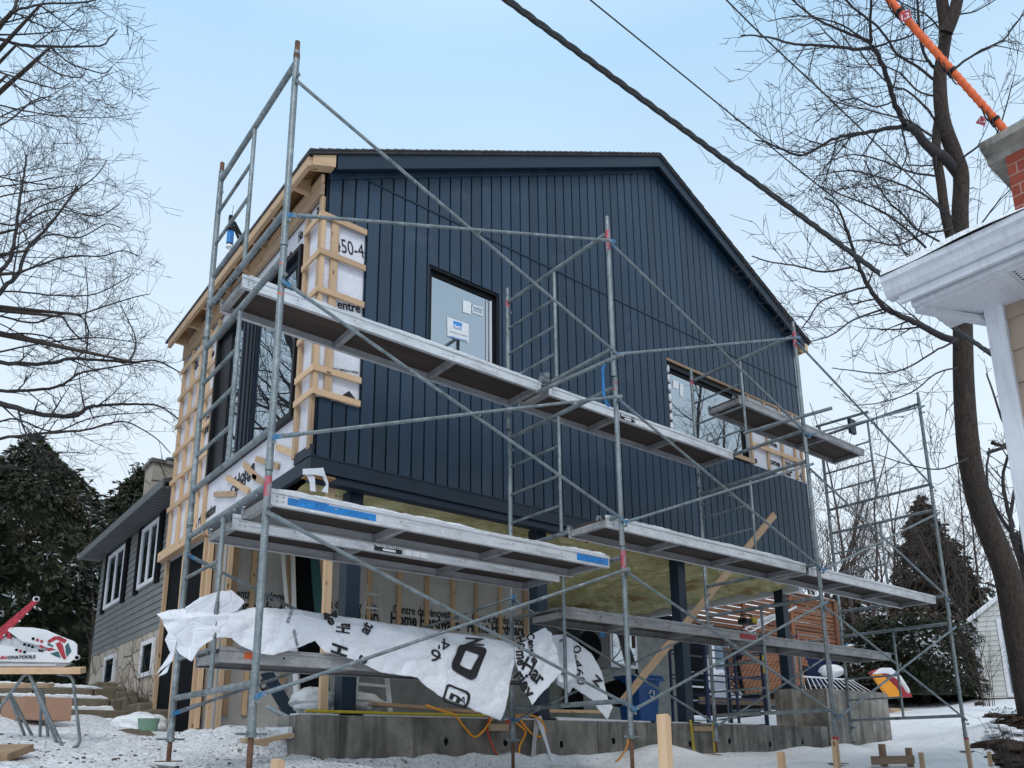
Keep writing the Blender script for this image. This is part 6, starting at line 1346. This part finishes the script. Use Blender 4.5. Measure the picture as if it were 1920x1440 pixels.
o = MB().beam(pt(-60,1412,5.6), pt(39,1411,5.6), .05, .3, fwd).build('board', M['oldwoodx'], None); tag(o, 'brown board end on the ground at the bottom left corner', 'board')
# stone steps
st = thing('stone_steps', 'brown stone block steps with snow on the treads beside the gray house', 'steps', (1.6, 11, .3))
M['step'] = plain('brown_stone_block', lin(.15,.125,.09), .95, var=.4, scale=5, bump=.8)
for k, (y, v) in enumerate(((9.9,1377),(10.45,1354),(11.0,1331),(11.55,1310),(12.1,1291))):
    z = aty(190, v, y).z; xr = 2.55+.04*k-(.25 if k == 0 else 0); xl = .0
    x = xl
    while x < xr-.1:
        w_ = min(random.uniform(.6, 1.1), xr-x); MB().box((x+.006, y+random.uniform(0,.02), z-.45), (x+w_-.006, y+.62, z)).build('block', M['step'], st, bevel=.02); x += w_
    snow_strip(xl, xr-.15, y+.06, y+.55, z-.005, .055, st, 80+k)
pw = thing('planter_wall', 'rough brown stone wall along the cream stone base beside the steps', 'wall', (2.8, 12.5, .6))
for k in range(6): MB().box((2.66+.03*(k%2), 10.2+.62*k, .1), (2.98, 10.8+.62*k, .55+.11*k)).build('block', M['step'], pw, bevel=.03)
bag('snow_heap', aty(262, 1362, 9.7), (.30,.4,.15), 'rounded snow drift in front of the planter wall', 33, 'snow', 'snow heap')
for o in bpy.data.objects:
    if o.name.startswith('snow_heap'): o['kind'] = 'structure'
p = aty(276, 1378, 9.2); o = MB().tube([p+V((0,0,.02)), p+V((0,0,.17))], [.085,.11], 20).build('plant_pot', M['green'], None, True); tag(o, 'pale green plastic pot beside the snow drift', 'pot')
o = MB().ellipsoid(aty(245, 1386, 9.0), (.26,.2,.10), 16, 10, .15, 6).build('rock', M['step'], None, True); tag(o, 'brown stone lying in front of the snow drift', 'rock')
# ------------------------------------------------------------------ camera, world, light
cam = bpy.data.cameras.new('camera'); co = bpy.data.objects.new('camera', cam); C.objects.link(co)
cam.sensor_width = 36; cam.lens = F/1920*36; cam.shift_x = (960-PX)/1920; cam.shift_y = (PY-720)/1920; cam.clip_start = .05; cam.clip_end = 2000
r, d, f = [V(RM[i]) for i in range(3)]
mat = Matrix((r, -d, -f)).transposed().to_4x4(); co.matrix_world = mat
bpy.context.scene.camera = co
sc = bpy.context.scene
w = bpy.data.worlds.new('World'); sc.world = w; w.use_nodes = True; nt = w.node_tree; nt.nodes.clear()
o = nt.nodes.new('ShaderNodeOutputWorld'); bg = nt.nodes.new('ShaderNodeBackground'); sky = nt.nodes.new('ShaderNodeTexSky'); sky.sky_type = 'NISHITA'; sky.sun_disc = False
EL, AZ = math.radians(42), math.radians(215)      # sun elevation; compass direction of the sun measured from +Y clockwise
sky.sun_elevation = EL; sky.sun_rotation = AZ; sky.air_density = 1.0; sky.dust_density = 2.0; sky.ozone_density = 1
tc = nt.nodes.new('ShaderNodeTexCoord'); sp = nt.nodes.new('ShaderNodeSeparateXYZ'); nt.links.new(tc.outputs['Generated'], sp.inputs[0])
rp = nt.nodes.new('ShaderNodeValToRGB'); nt.links.new(sp.outputs[2], rp.inputs[0]); cr = rp.color_ramp
SK = 10.3
for e, (p, c) in zip([cr.elements[0], cr.elements[1], cr.elements.new(.35), cr.elements.new(.55), cr.elements.new(.72)], [(0, (.86,.94,1.01)), (1, (.35,.61,.94)), (.35, (.79,.92,1.03)), (.55, (.69,.86,1.03)), (.72, (.49,.75,1.01))]):
    e.position = p; e.color = (c[0], c[1], c[2], 1)
vm = nt.nodes.new('ShaderNodeVectorMath'); vm.operation = 'SCALE'; vm.inputs['Scale'].default_value = SK; nt.links.new(rp.outputs[0], vm.inputs[0])
cl = nt.nodes.new('ShaderNodeTexNoise'); cl.inputs['Scale'].default_value = 2.2; cl.inputs['Detail'].default_value = 5; nt.links.new(tc.outputs['Generated'], cl.inputs['Vector'])
mr = nt.nodes.new('ShaderNodeMapRange'); mr.inputs[1].default_value = .3; mr.inputs[2].default_value = .7; mr.inputs[3].default_value = .90; mr.inputs[4].default_value = 1.0; nt.links.new(cl.outputs['Fac'], mr.inputs[0])
mx = nt.nodes.new('ShaderNodeMix'); mx.data_type = 'RGBA'; nt.links.new(mr.outputs[0], mx.inputs[0]); nt.links.new(sky.outputs[0], mx.inputs[6]); nt.links.new(vm.outputs[0], mx.inputs[7])
nt.links.new(mx.outputs[2], bg.inputs[0]); bg.inputs[1].default_value = .1; nt.links.new(bg.outputs[0], o.inputs[0])
sl = bpy.data.lights.new('sun', 'SUN'); sl.energy = 1.2; sl.angle = math.radians(14); sl.color = (1, .965, .92); so = bpy.data.objects.new('sun', sl); C.objects.link(so)
sd = V((math.sin(AZ)*math.cos(EL), math.cos(AZ)*math.cos(EL), math.sin(EL))); so.rotation_euler = sd.to_track_quat('Z', 'Y').to_euler(); so.location = (0, 0, 30)
sc.view_settings.view_transform = 'Standard'; sc.view_settings.look = 'None'; sc.view_settings.exposure = 0; sc.view_settings.gamma = 1; sc.view_settings.use_curve_mapping = False
